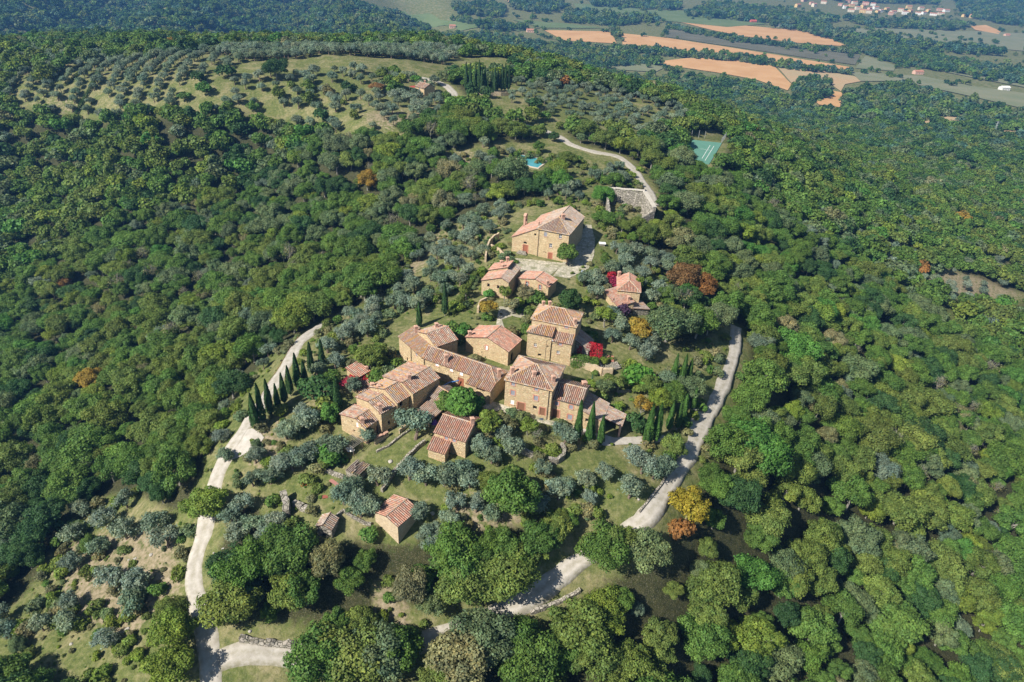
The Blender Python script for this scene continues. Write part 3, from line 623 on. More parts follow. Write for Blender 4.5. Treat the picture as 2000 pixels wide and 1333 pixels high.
# tower house
ft = frame((1039,622), (1125,639), 11, 7.8); zb = lowest(ft, 1.5)
ht = house('tower_house', ft, zb, 'tall tower-like stone house with orange lichened hip roof above two lower roofs', 'house')
block(ht, ft, 11, zb, 'hip', 2.2, [('F',1106.4,638.4,.9,.85,'shut',1)], 'lichen', chims=((1061,598,.9,.6),(1073.5,598,.9,.6),(1122.8,632,.9)))
ftl = ft.sub(-.15, -2.7, 6.2, 2.75); z1 = on_front(ftl, 1058, 653)[1]
block(ht, ftl, z1, zb, 'hipl_sb', 1.15, [('F',1045.6,674.4,.75,.95,'glass'),('F',1070,677,.4,.5,'hole'),('F',1067.2,658,.45,.5,'hole'),('F',1053.6,693.6,.85,.75,'hole')], 'lichen', gutter=True)
ftr = ft.sub(6.3, -2.7, 4.9, 2.75); z2 = on_front(ftr, 1095, 668)[1]
block(ht, ftr, z2, zb, 'sb', 1.2, [('F',1094.4,671.9,.8,.95,'shut',1),('F',1090,688.5,.8,.85,'glass')], 'mix')
fw = ft.sub(ft.w, 1.5, 3.6, 5.5); block(ht, fw, 4.3, zb, 'sr', 2.2, [], 'grey', wall=m_rubble)
# barn
fb = frame((910.4,658.4), (992.8,686.4), 5.5, 6.7); rx, rz = on_front(fb, 952, 659); zb = lowest(fb)
hb = house('stone_barn', fb, zb, 'plain stone barn with gable end towards the long house and one slit window', 'barn')
block(hb, fb, 5.5, zb, 'gy', rz-5.5, [('F',950.4,679.5,.6,1.15,'white',1),('F',941,688.5,.4,.4,'hole'),('F',948,698,.4,.4,'hole'),('R',999.5,705,1.3,2.6,'arch')], 'red', rx=rx, chims=((917.6,656,.9),))
# long house with wing, raised loft and porch
fl = frame((825.4,698), (967.6,747.5), 5, 5.6); zb = lowest(fl)
hl = house('long_house', fl, zb, 'long stone house with white windows and an arched porch at its right end', 'house')
block(hl, fl, 5, zb, 'hipr', 1.8, [('F',853.5,711.5,.9,1.1,'white'),('F',881.6,722,.85,1.1,'white'),('F',901,729.8,.85,1.1,'white'),('F',920.6,736.2,.95,1.15,'shut'),('F',900,757,1.7,2.6,'doorr'),('F',914.6,750.6,.8,.5,'hole',1)], 'mix', chims=((871.6,709,1.9),(975.6,737,1.7)), pipes=(('F',829,699),('F',966,750)))
fp = fl.sub(13.7, -2.3, 6.3, 2.35); block(hl, fp, 4.0, lowest(fp), 'sb', .85, [('F',936,781,3.0,2.7,'arch'),('F',938.7,761.5,2.3,.8,'hole')], 'mix', wallname='porch_wall', name='porch_roof')
fx = frame((779,657), (825.4,698), 5, 5.0); block(hl, fx, 5, zb-1, 'sb', 1.5, [('F',796,702,.5,1.1,'hole'),('F',813.4,691.5,.75,1,'shut'),('F',813.4,714.7,.8,1.05,'shut')], 'lichen', pipes=(('F',803.3,684),), chims=((813,650,1.5),))
fq = frame((815.8,647.5), (851.9,677), 6.9, 6.2); block(hl, fq, 6.9, zb, 'gy', 1.5, [], 'mix', chims=((852.8,640,.8),), name='loft_roof', wallname='loft_wall')
# stepped row
fc = frame((665.2,809), (713.4,835.4), .8, 4.4); zb = lowest(fc, 2.0)
hc = house('stepped_row_house', fc, zb, 'row of four stone dwellings whose gabled roofs step up behind one another', 'house')
rx, rz = on_front(fc, 695.3, 817)
block(hc, fc, .8, zb, 'gy', rz-.8, [('F',697.7,830,.6,1.15,'white'),('F',692,842,.5,.6,'hole'),('F',687.7,824,.35,.5,'hole'),('R',741.5,846.6,1.1,2.2,'door')], 'mix', rx=rx, chims=((706,828,1.1),))
f5 = frame((695.7,775.4), (744.3,807.5), 3.2, 4.6); rx, rz = on_front(f5, 720.2, 784)
block(hc, f5, 3.2, zb, 'gy', rz-3.2, [('R',760,825.8,.7,1,'hole'),('R',760.8,840.2,.8,.8,'hole'),('R',773,803,.9,1.2,'shut')], 'mix', rx=rx, chims=((739.5,805,1.6),(747,762,1.3),(735.9,757,1.3)))
exr = np.array([math.cos(R(-37)), math.sin(R(-37))]); B_ = at_z(775.6, 786.3, 4.2)
f6 = Frame(B_[:2]-exr*8.8, exr, 8.8, 3.6); rx, rz = on_front(f6, 759.6, 764)
block(hc, f6, 4.2, zb, 'gy', max(1.2, rz-4.2), [('R',783.6,789,.9,1.3,'hole'),('R',784,805,.8,.8,'hole')], 'lichen', rx=min(max(rx, 3.6), 5.2))
B_ = at_z(806.4, 768, 5.2); f7 = Frame(B_[:2]-exr*9.6, exr, 9.6, 8.4); rx, rz = on_front(f7, 792.5, 756)
block(hc, f7, 5.2, zb, 'gy', max(1.4, rz-5.2), [], 'mix', rx=min(max(rx, 4), 6.5), chims=((799.3,741,.9),))
# little pair of roofs in the court
fp1 = frame((840.2,772.9), (869.1,791.4), 2.4, 5.6); zb = lowest(fp1)
hp = house('outbuilding', fp1, zb, 'small outbuilding of two stepped roofs with an ivy covered wall in the court', 'outbuilding')
block(hp, fp1, 2.4, zb, 'gx', 1.1, [], 'grey', chims=((866.3,787,1.1),))
fp2 = fp1.sub(.3, -4.6, 4.6, 4.6); block(hp, fp2, .3, lowest(fp2), 'sb', 1.5, [], 'grey', open_sides='R')
mb = MB(); a0, a1 = fp1.P(-1.2, 1.5, 1.5), fp1.P(-1.0, 6.8, 2.2); mb.tube([a0, (a0+a1)/2+np.array([0,0,.2]), a1, a1+np.array([2.2,.9,.1])], .16, 6); tag(mb.build('folded_tarpaulin', m_blue, None, a0), 'blue folded tarpaulin along the wall behind the outbuilding', 'tarpaulin')
mb = MB(); p = fp2.P(4.4, 1.6, -1.6); mb.tube([p, p+np.array([.1,.1,.5]), p+np.array([.1,.1,1.3])], [.75,.7,.25], 9); tag(mb.build('parasol', plain('violet_cloth', (.12,.06,.36), .8), None, p), 'folded violet parasol standing under the open lean-to', 'parasol')
# cottage
f8 = frame((848.5,843.4), (909.1,862.3), 1.9, 8.4); zb = lowest(f8)
h8 = house('stone_cottage', f8, zb, 'stone cottage with a low tiled porch on its front below the round tree', 'cottage')
block(h8, f8, 1.9, zb, 'gx', 1.75, [('F',871.8,855.4,.75,.95,'shut',1),('F',887,859.8,.75,.95,'shut',1)], 'red', chims=((922.8,829,1.3),))
f9 = f8.sub(-.1, -2.75, 4.0, 2.75); block(h8, f9, -.6, lowest(f9), 'sb', 1.25, [('R',878,890,.9,1.7,'doorr')], 'red', name='porch_roof', wallname='porch_wall')
# church
f10 = frame((1049,446.4), (1111.7,458.4), 14.4, 17); zb = 3.6
h10 = house('village_church', f10, zb, 'large stone church with bell gable and two red doors above the paved square', 'church')
block(h10, f10, 14.4, zb, 'hipf', 2.7, [('F',1065.5,458,1,1.35,'shut'),('F',1094.4,462.4,.95,1.3,'glass'),('F',1075.5,480,.95,1.4,'glass'),('F',1064,493,1.0,.35,'hole'),('F',1074.4,500.4,1.2,2.1,'doorr',1)], 'grey', chims=((1099.6,428,1.1,1.0),), pipes=(('F',1052.7,456),), gutter=True, wall=m_wall)
xl, zl = on_front(f10, 1000.5, 462.5); f11 = f10.sub(xl, .05, -xl, 11)
block(h10, f11, zl, zb, 'sl', 14.3-zl, [('F',1025.8,474.5,1.3,.75,'arch'),('F',1025.8,491,1.5,2.7,'doorr',1),('F',1045.5,458.6,.65,.7,'hole')], 'red', wallname='nave_wall', name='nave_roof', chims=((1056,441,1.0,.35),))
f12 = f10.sub(xl*.5, 11, -xl*.5, 6); block(h10, f12, (zl+14.3)/2, zb, 'sl', (14.3-zl)/2, [], 'red', wallname='nave_wall', name='nave_roof')
mb = MB(); p = f11.P(.5, 10.6, zl); ex3 = np.array([*f10.ex, 0]); ey3 = np.array([*f10.ey, 0]); z3 = np.array([0,0,1.])
for s in (-1, 1): mb.box(p+ex3*s*.0+ey3*s*.75+z3*1.4, ex3*.3, ey3*.28, z3*1.8)
mb.box(p+z3*3.4, ex3*.3, ey3*1.03, z3*.25); mb.box(p+z3*.1, ex3*.3, ey3*1.03, z3*.5)
mb.poly([p+z3*3.65+ey3*1.2-ex3*.45, p+z3*3.65+ey3*1.2+ex3*.45, p+z3*4.3+ex3*.45, p+z3*4.3-ex3*.45][::-1]); mb.poly([p+z3*3.65-ey3*1.2-ex3*.45, p+z3*3.65-ey3*1.2+ex3*.45, p+z3*4.3+ex3*.45, p+z3*4.3-ex3*.45])
for s in (-1, 1): mb.poly([p+z3*3.65+ey3*1.2+ex3*s*.45, p+z3*3.65-ey3*1.2+ex3*s*.45, p+z3*4.3+ex3*s*.45])
bg_ = mb.build('bell_gable', m_pink, h10); mb = MB(); mb.tube([p+z3*2.0, p+z3*2.2, p+z3*2.6, p+z3*2.8], [.34,.28,.2,.06], 10); mb.build('bell', m_metal, bg_)
mb = MB(); q = f11.P(-xl*.48, -.5, 0); g = float(ground(q[0], q[1]))
for k in range(3): mb.box(q-ey3*(.35*k)+z3*(g+.55-.2*k), ex3*(1.1+.3*k), ey3*.3, z3*.22)
mb.build('door_steps', m_drystone, h10)
# two houses on the square
f13 = frame2((940.8,547.4), 7.6, (993.4,551.9), 8.6, 10.5); rx, rz = on_front(f13, 978.6, 542.5); zb = lowest(f13)
h13 = house('stone_house', f13, zb, 'stone house with long lop-sided red roof stepping up towards the church')
rz = max(9.2, rz)
def gable2(root, fr, z0, rx, rise, z1, **k):   # gable whose right eave is higher than its left one: built as two sheds meeting at the ridge
    a = fr.sub(0, 0, rx, fr.d); b = fr.sub(rx, 0, fr.w-rx, fr.d); return a, b
fa, fb2 = gable2(h13, f13, 7.6, rx, rz-7.6, 8.6)
block(h13, fa, 7.6, zb, 'sl', rz-7.6, [('F',954,557.5,.75,1.05,'hole',1),('F',973,561,.75,1.05,'hole',1)], 'red', open_sides='R', ov=.12, chims=((979.4,519,1.1),(983,527,1.2)))
block(h13, fb2, 8.6, zb, 'sr', rz-8.6, [], 'grey', open_sides='L', ov=.12)
f13b = f13.sub(0, 5.6, rx, 4.9); block(h13, f13b, 8.4, zb, 'sl', rz-7.55, [], 'red', ov=.15, chims=((998.6,503,1.0),))
f14 = frame((1012.7,543.8), (1071.3,560.3), 7.3, 5.6); rx, rz = on_front(f14, 1045.6, 545); zb = lowest(f14)
h14 = house('stone_house', f14, zb, 'small gabled stone house with two tall white windows below the square')
block(h14, f14, 7.3, zb, 'gy', rz-7.3, [('F',1029.5,555,.85,1.5,'glass',1),('F',1054.8,561.5,.85,1.5,'glass',1)], 'red', rx=rx, chims=((1069,558,1.1),))
# house among the right hand gardens
f15 = frame((1206.5,566.5), (1250.7,571), 7.4, 8.8); zb = lowest(f15)
h15 = house('stone_house', f15, zb, 'stone house of three joined roofs beside the crimson bushes in the right gardens')
block(h15, f15, 7.4, zb, 'hipf', 1.6, [], 'red', chims=((1208.5,537,1.1),))
f16 = frame((1180.1,568.2), (1208.2,599.1), 5.4, 4.6); block(h15, f16, 5.4, zb-.6, 'sb', 1.0, [('F',1196,586,.7,1.1,'shut',1)], 'red', chims=((1227.4,588,1.0),))
f17 = f16.sub(f16.w-4.5, 4.6, 4.8, 5.0); block(h15, f17, 3.6, zb-.8, 'sf', .9, [('R',1240,605,.4,.4,'hole')], 'grey', wall=m_rubble)
# lower sheds
f18 = frame((732,999.2), (776.8,1027.2), -5.6, 5.7); rx, rz = on_front(f18, 755.2, 1008); zb = lowest(f18)
h18 = house('stone_shed', f18, zb, 'low stone shed with a neat two sided tiled roof on the lowest lawn', 'shed')
block(h18, f18, -5.6, zb, 'gy', rz+5.6, [], 'red', rx=rx, wall=m_wall2)
f19 = frame((617.6,1027.2), (647.2,1033.6), -7.2, 3.0); zb = lowest(f19)
h19 = house('stone_hut', f19, zb, 'tiny crumbling stone hut with a dark doorway framed in brick', 'hut')
block(h19, f19, -7.2, zb, 'gy', .9, [('F',632.8,1047,.95,1.2,'hole',1)], 'grey', wall=m_rubble, ov=.15)
f20 = frame((675.2,919.2), (701.6,931.2), -4.0, 3.6); zb = lowest(f20)
h20 = house('ruined_hut', f20, zb, 'low ruined hut whose tiled roof has fallen in, beams showing', 'hut')
block(h20, f20, -4.0, zb, 'flat', 0, [], wall=m_drystone, tiles=False, thick=.02, ov=-.5)
mb = MB()
for k in range(7): a = f20.P(.2+.5*k, .1, -3.95); b = f20.P(.2+.5*k+random.uniform(-.2,.2), 3.5, -3.75+random.uniform(-.3,.1)); mb.tube([a, b], .07, 5)
mb.build('roof_beam', m_bark_pale, h20)
tl = MB(); n_ = np.array([0, -.12, 1.])
for (x0, y0, x1, y1) in ((0,-.2,1.5,1.9),(0,1.9,.9,3.7),(1.5,-.2,2.2,1.0),(2.6,1.8,3.6,3.7),(1.4,2.7,2.6,3.7)):
    tile_rows(tl, [f20.P(x, y, -3.78+.02*y) for x, y in ((x0,y0),(x1,y0),(x1,y1),(x0,y1))], np.array([0,0,1.])+np.array([*f20.ey, 0])*-.05, 'grey', .36, .45)
tl.build('fallen_tiles', m_tile, h20, kind='stuff')
f21 = frame((699.2,736.8), (721.6,724), .6, 3.9); zb = lowest(f21)
h21 = house('stone_shed', f21, zb, 'narrow tall shed with a red sloping roof behind the stepped row', 'shed')
block(h21, f21, .6, zb, 'sb', .9, [], 'red', ov=.25, chims=((718,722,.5,.5),))
f22 = frame((702.4,767.2), (731,754.4), -.9, 3.4); block(h21, f22, -.9, lowest(f22), 'sb', .5, [], 'mix', ov=.2)
mb = MB(); p = f22.P(1.2, 2.0, -.5); mb.box(p, (.7,.2,0), (-.15,.55,0), (0,0,.05)); mb.build('roof_hole', m_dark, h21)
# ruin above the church lane
m_pale0 = plain('pale_coping_stone', (.50,.46,.39), .9, .15, .25, 2)
def thick_wall(mb, pts, thick, z_low, top, jag=.35, step=.8):
    """wall along a world line, its top uneven; top = list of heights at the points"""
    L = [np.array(p, float) for p in pts]
    for i in range(len(L)-1):
        a, b = L[i], L[i+1]; t = (b-a)/np.linalg.norm(b-a); n = np.array([-t[1], t[0]]); k = max(1, int(np.linalg.norm(b-a)/step)); prev = None
        for j in range(k+1):
            q = a+(b-a)*j/k; zz = top[i]+(top[i+1]-top[i])*j/k + random.uniform(-jag, jag)
            lo = float(ground(q[0], q[1]))-.6 if z_low is None else z_low
            if z_low is None: zz = float(ground(q[0], q[1])) + zz
            c_ = [np.array([*(q-n*thick/2), lo]), np.array([*(q+n*thick/2), lo]), np.array([*(q+n*thick/2*.9), zz]), np.array([*(q-n*thick/2*.9), zz])]
            if prev is not None:
                for (s, e) in ((0,1),(1,2),(2,3),(3,0)): mb.poly([prev[s], prev[e], c_[e], c_[s]][::-1])
            else: mb.poly(c_)
            prev = c_
        mb.poly(prev[::-1])
ra, rb, rc_, rd_ = (at_z(1186,374,11.5)[:2], at_z(1258,383,11.8)[:2], at_z(1278,411,10.5)[:2], at_z(1192,440,7)[:2])
hr = empty('ruined_barn', (*((ra+rb)/2), 5.0), 'roofless grey stone ruin with thick walls half hidden by trees above the church', 'ruin')
mb = MB(); d_ = (rb-ra)/np.linalg.norm(rb-ra); nn = np.array([d_[1], -d_[0]])
thick_wall(mb, [ra, rb], .9, 3.5, [12.6, 13.4], .3); mb.build('wall', m_rubble, hr)
mb = MB(); L_ = np.linalg.norm(rb-ra)
for k in range(14): q = ra+(rb-ra)*((k+.5)/14); mb.box((*q, 13.0+.06*k+random.uniform(-.1,.1)), (*(d_*L_/29), 0), (*(nn*.55), 0), (0,0,.16))
for k in range(12): q = rb+nn*.4+(rc_-rb-nn*.4)*((k+.5)/12); e_ = (rc_-rb)/np.linalg.norm(rc_-rb); mb.box((*q, 13.55-.165*k), (*(e_*.5), 0), (-e_[1]*.7, e_[0]*.7, 0), (0,0,.16))
mb.build('coping', m_pale0, hr)
mb = MB(); thick_wall(mb, [rb+nn*.4, rc_], 1.1, 2.5, [13.4, 11.4], .2); mb.build('wall', m_rubble, hr)
mb = MB(); thick_wall(mb, [rc_, (rc_+rd_)/2, rd_], .9, 2.5, [10.4, 6.8, 6.8], .5); mb.build('wall', m_rubble, hr)
mb = MB(); thick_wall(mb, [rd_, ra], .9, 3, [8, 11], .3); mb.build('wall', m_rubble, hr)
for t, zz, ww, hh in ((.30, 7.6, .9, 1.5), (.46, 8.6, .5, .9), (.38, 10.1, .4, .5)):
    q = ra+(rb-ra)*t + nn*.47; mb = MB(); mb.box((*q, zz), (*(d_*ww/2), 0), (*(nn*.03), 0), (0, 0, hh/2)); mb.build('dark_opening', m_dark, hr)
# panel fronted store below the ruin
fs = frame((1173,424), (1196,427), 6.9, 3.2); hs = house('store_shed', fs, 3.6, 'grey roofed store with yellow, pale blue and orange front panels below the ruin', 'shed')
zb = lowest(fs, .3); block(hs, fs, 7.4, zb, 'sb', .6, [], tiles=False, open_sides='F', wall=m_rubble, ov=.2)
for k, (cc, ww) in enumerate((((.50,.37,.12), .24), ((.50,.56,.60), .28), ((.55,.30,.10), .12), ((.62,.47,.30), .2))):
    x = [.14, .44, .70, .88][k]*fs.w; mb = MB(); p = fs.P(x, .05, (zb+7.2)/2); mb.box(p, (*(fs.ex*ww*fs.w/2), 0), (*(fs.ey*.04), 0), (0,0,(7.2-zb)/2)); mb.build('front_panel', plain('panel_paint_%d' % k, cc, .7), hs)
# far house with red awning
f23 = frame((810.4,168.4), (828.4,173.2), 21.2, 7.2); zb = lowest(f23); h23 = house('stone_house', f23, zb, 'lone small stone house on the ridge with a red awning at its side')
block(h23, f23, 21.2, zb, 'gx', 1.6, [('F',819.6,174,.8,1.6,'shut')], 'mix', chims=((830,162.5,.9),))
mb = MB(); ex3 = np.array([*f23.ex, 0]); ey3 = np.array([*f23.ey, 0]); p = f23.P(-2.6, 2.6, 20.2); mb.box(p, ex3*2.3, ey3*2.3, ex3*0+np.array([0,0,.06])); aw = mb.build('awning', m_redcloth, h23)
mb = MB()
for sx in (-1, 1):
    for sy in (-1, 1): q = p+ex3*sx*2.1+ey3*sy*2.1; mb.tube([q, q-np.array([0,0,3.0])], .06, 5)
mb.build('post', m_metal, aw)

# ------------------------------------------------------------------ walls, steps and small things of the place
def dry_wall(px, h, label, thick=.6, mat=None, jag=.12, name='dry_stone_wall', cat='wall'):
    P = [on_ground(u, v)[:2] for u, v in px]; mb = MB()
    thick_wall(mb, P, thick, None, [h]*len(P) if not hasattr(h, '__len__') else h, jag)
    o = mb.build(name, mat or m_drystone, None, (*P[0], float(ground(*P[0])))); return tag(o, label, cat, 'stone garden walls')
dry_wall([(830,866),(812,880),(795,897),(772,922),(757,945),(746,962)], 1.0, 'long diagonal stone wall running down beside the cottage to the shed')
dry_wall([(1018,884),(1040,894),(1066,903),(1088,905),(1100,896),(1102,884),(1096,873)], 1.3, 'curved stone wall of the round planting bed below the three storey house', .8)
dry_wall([(520,905),(542,898),(564,889),(590,879),(620,866)], .7, 'low stone wall above the terrace left of the stepped row')
dry_wall([(948,513),(951,494),(956,482),(963,474),(974,468)], 2.4, 'curved high stone wall at the back corner of the church', .6, m_wall2)
dry_wall([(958,486),(968,490),(977,497),(984,506)], 1.6, 'short stone wall with a slanting top in front of the nave', .6, m_wall2)
dry_wall([(1108,712),(1130,716),(1155,724),(1175,733),(1195,733)], 2.0, 'broad retaining wall below the box hedge', .9, m_wall2, .2)
dry_wall([(1205,768),(1235,764),(1275,762)], .6, 'pale low wall edging the lawn right of the annexe')
dry_wall([(612,902),(630,917),(650,927),(672,934)], .7, 'ragged low wall between the hut and the red patch lawn', .7, m_rubble, .25)
dry_wall([(655,1012),(672,1000),(690,1012),(713,1024),(725,1026)], .6, 'low angled wall joining the tiny hut to the shed', .5, m_rubble, .2)
dry_wall([(1035,1198),(1070,1186),(1105,1170),(1132,1155)], .6, 'rough stone edging beside the lower bend of the road', .8, m_rubble, .25)
dry_wall([(922,184),(950,187),(978,188),(1004,187)], 2.0, 'churchyard wall in front of the tall cypress group', .5, m_wall2)
dry_wall([(555,975),(562,995),(560,1012)], 2.2, 'broken stone buttress at the end of the terrace above the tiny hut', 1.4, m_rubble, .5)
dry_wall([(575,985),(592,995),(607,1000)], 1.3, 'rocky outcrop wall above the tiny hut', 1.2, m_rubble, .5)
dry_wall([(735,884),(760,872),(785,852),(800,842)], .5, 'thin stone kerb of the garden below the stepped row', .45)
dry_wall([(933,612),(938,598),(950,592)], 1.8, 'tall mossy wall corner beside the path above the barn', .6, m_wall2)
dry_wall([(1248,1003),(1262,985),(1290,950),(1320,905)], .5, 'dark stone edging on the left side of the right road', .5, m_rubble)
dry_wall([(470,1080),(500,1090),(530,1085)], .9, 'pale rock step in the bank left of the tiny hut', 1.2, m_rubble, .45)
dry_wall([(470,1250),(520,1258),(570,1262),(610,1268)], .8, 'rubble bank above the bend of the bottom road', 1.1, m_rubble, .4)
# parapet wall with brick coping in front of the row
fk = frame((733,866), (760,853), -3.0, .5); zb = lowest(fk); hk = empty('parapet_wall', tuple(fk.P(fk.w/2, .2, zb)), 'tall garden wall with notched brick coping in front of the stepped row', 'wall', 'stone garden walls')
mb = MB(); b0_, b1_ = fk.P(0, 0, 0), fk.P(fk.w, .5, 0); ex3 = np.array([*fk.ex, 0]); ey3 = np.array([*fk.ey, 0])
mb.box(fk.P(fk.w/2, .25, (zb-2.3)/2-.5), ex3*fk.w/2, ey3*.25, (0,0,abs(zb+2.3)/2+.5)); mb.build('wall', m_wall2, hk)
mb = MB()
for x in np.arange(.25, fk.w, .5): mb.box(fk.P(x, .25, -1.95+(.2 if int(x*2) % 4 else 0)), ex3*.24, ey3*.32, (0,0,.1))
mb.build('coping', m_pink, hk)
# outer stair by the stepped row
q = at_z(776, 842, -2.4); ho = empty('outside_stair', tuple(q-np.array([0,0,2])), 'stone outside stair with a pale parapet on the shaded side of the stepped row', 'stair')
mb = MB()
for k in range(7): mb.box(q+np.array([*(exr*.4*k*-.0), 0])+np.array([math.sin(R(37)), math.cos(R(37)), 0])*(.34*k)+np.array([0,0,-1.6+.14*k]), (.75*exr[0], .75*exr[1], 0), (.17*math.sin(R(37)), .17*math.cos(R(37)), 0), (0,0,.5+.14*k))
mb.build('steps', m_wall2, ho)
mb = MB(); mb.box(q+np.array([*(exr*.95), 0])+np.array([.6,.8,-.4]), (.14*exr[0], .14*exr[1], 0), (1.3*math.sin(R(37)), 1.3*math.cos(R(37)), 0), (0,0,1.5)); mb.build('parapet', m_wall2, ho)
# pergola with slats and a white cloth
g0 = on_ground(690, 878); hg = empty('pergola', tuple(g0), 'small slatted wooden pergola below the gable end of the stepped row', 'pergola')
ex3 = np.array([math.cos(R(-33)), math.sin(R(-33)), 0]); ey3 = np.array([-ex3[1], ex3[0], 0])
for sx in (-1.5, 1.5):
    for sy in (-1.3, 1.3):
        mb = MB(); q = g0+ex3*sx+ey3*sy; mb.tube([q-np.array([0,0,.4]), q+np.array([0,0,2.2])], .07, 6); mb.build('post', m_bark, hg)
for k in range(9):
    mb = MB(); q = g0+ex3*(-1.7+.42*k)+np.array([0,0,2.28]); mb.box(q, ex3*.05, ey3*1.6, (0,0,.05)); mb.build('slat', m_bark_pale, hg)
for sy in (-1.3, 1.3):
    mb = MB(); mb.box(g0+ey3*sy+np.array([0,0,2.18]), ex3*1.8, ey3*.05, (0,0,.06)); mb.build('beam', m_bark_pale, hg)
mb = MB(); q = g0+ex3*-.6+ey3*-1.8; r2 = np.random.default_rng(3); gx_ = [[q+ex3*(i*.35)+ey3*(j*.3)+np.array([0,0,.9+.22*math.sin(i*1.7+j)+r2.normal(0,.08)]) for j in range(5)] for i in range(6)]
for i in range(5):
    for j in range(4): mb.poly([gx_[i][j], gx_[i+1][j], gx_[i+1][j+1], gx_[i][j+1]]); mb.poly([p-np.array([0,0,.05]) for p in (gx_[i][j], gx_[i][j+1], gx_[i+1][j+1], gx_[i+1][j])])
tag(mb.build('white_cloth', m_white, None, q), 'crumpled white cloth thrown beside the slatted pergola', 'cloth')
# street lamp in front of the tower house
q = at_z(1063.5, 712, .9); zl_ = float(ground(q[0], q[1])); hm = empty('street_lamp', (q[0], q[1], zl_), 'thin street lamp with a curved arm against the tower house front', 'street lamp')
mb = MB(); mb.tube([(q[0],q[1],zl_-.3), (q[0],q[1],zl_+6.6)], [.09,.05], 6); mb.build('pole', m_pipe, hm)
mb = MB(); mb.tube([(q[0],q[1],zl_+6.2), (q[0]+.35,q[1]-.2,zl_+6.9), (q[0]+.9,q[1]-.4,zl_+7.1), (q[0]+1.3,q[1]-.5,zl_+7.0)], .045, 6); am = mb.build('arm', m_pipe, hm)
mb = MB(); mb.tube([(q[0]+1.2,q[1]-.5,zl_+7.02), (q[0]+1.45,q[1]-.55,zl_+6.95), (q[0]+1.6,q[1]-.6,zl_+6.85)], [.06,.17,.12], 8); mb.build('lamp_head', m_metal, am)
# small garden things
def disc_thing(name, u, v, label, cat, mat, r=.5, h=.5, k=10, sx=1.0, prof=None):
    p = on_ground(u, v); mb = MB(); prof = prof or [(0, 1), (h, 1)]
    mb.tube([p+np.array([0,0,z-.05]) for z, _ in prof], [r*s for _, s in prof], k); return tag(mb.build(name, mat, None, p), label, cat)
disc_thing('stone_urn', 1136, 541, 'tall grey blue urn at the edge of the lawn below the church', 'urn', plain('blue_grey_glaze', (.25,.30,.36), .5), .45, 2.0, 10, prof=[(0,.7),(.5,1),(1.6,.95),(1.9,.7),(2.1,.8)])
def flat_thing(name, u, v, label, cat, mat, w, d, rz=0., z=.08, lean=0.0):
    p = on_ground(u, v); mb = MB(); c_, s_ = math.cos(rz), math.sin(rz); mb.box(p+np.array([0,0,z+abs(lean)*d/2]), (c_*w/2, s_*w/2, 0), (-s_*d/2, c_*d/2, lean*d/2), (0,0,.05)); return tag(mb.build(name, mat, None, p), label, cat)
rust = plain('rust_orange', (.50,.13,.03), .8); rust2 = plain('rust_brown', (.28,.09,.06), .85)
flat_thing('rusted_cover', 594, 947, 'bright orange rusted cover lying on the lower left lawn', 'cover', rust, 1.3, .9, .3)
flat_thing('rusted_cover', 635, 971, 'dark rusty square cover beside the olive on the lower left lawn', 'cover', rust2, 1.1, .9, .3)
flat_thing('rusted_sheet', 654, 944, 'long reddish rusted sheet lying at the upper edge of the left lawn', 'sheet', plain('dusty_red', (.36,.17,.14), .9), 2.8, .8, -.62)
flat_thing('door_mat', 1056.5, 819, 'dark grey mat in front of the right door of the tall house', 'mat', plain('slate_mat', (.06,.08,.11), .8), 1.0, .7, -.3)
flat_thing('door_mat', 1082.5, 827, 'dark grey mat in front of the door of the annexe', 'mat', plain('slate_mat', (.06,.08,.11), .8), 1.0, .7, -.3)
disc_thing('terracotta_jar', 1073, 818, 'pale stone jar standing at the foot of the drainpipe', 'jar', plain('pale_stone', (.45,.42,.37)), .42, 1.0, prof=[(0,.7),(.5,1.0),(.9,.7),(1.0,.8)])
def lounger(u, v, label):
    p = on_ground(u, v); hl_ = empty('sun_lounger', tuple(p), label, 'sun lounger', 'terracotta sun loungers'); mat = plain('terracotta_cloth', (.34,.15,.10), .8)
    mb = MB(); mb.box(p+np.array([0,-.35,.38]), (.33,0,0), (0,.75,0), (0,0,.05)); mb.build('seat', mat, hl_)
    mb = MB(); mb.box(p+np.array([0,.65,.72]), (.33,0,0), (0,.35,.36), (0,0,.04)); mb.build('backrest', mat, hl_)
    for sx in (-.28,.28):
        for sy in (-.95,.4): mb = MB(); mb.tube([p+np.array([sx,sy,-.1]), p+np.array([sx,sy,.36])], .03, 5); mb.build('leg', m_metal, hl_)
lounger(1187.5, 705, 'left of the two terracotta sun loungers on the grey terrace'); lounger(1196, 706.5, 'right of the two terracotta sun loungers on the grey terrace')
# railed terrace beside the hedge
P_ = wpoly([(1170,713),(1205,710),(1212,722),(1176,735)]); zt_ = max(float(ground(*p)) for p in P_)+.5
ht2 = empty('railed_terrace', (*P_[0], zt_), 'grey stone terrace with a thin metal railing right of the box hedge', 'terrace')
mb = MB(); mb.poly([(*p, zt_) for p in P_][::1]); 
for i in range(4): a, b = P_[i], P_[(i+1) % 4]; mb.poly([(*a, zt_), (*a, zt_-3), (*b, zt_-3), (*b, zt_)])
mb.build('platform', m_drystone, ht2); mb = MB()
for i in (3, 2): a, b = np.array(P_[i]), np.array(P_[(i+1) % 4]); mb.tube([(*a, zt_+1), (*b, zt_+1)], .03, 5); [mb.tube([(*(a+(b-a)*t), zt_), (*(a+(b-a)*t), zt_+1)], .025, 5) for t in (0,.25,.5,.75,1)]
mb.build('railing', m_metal, ht2)
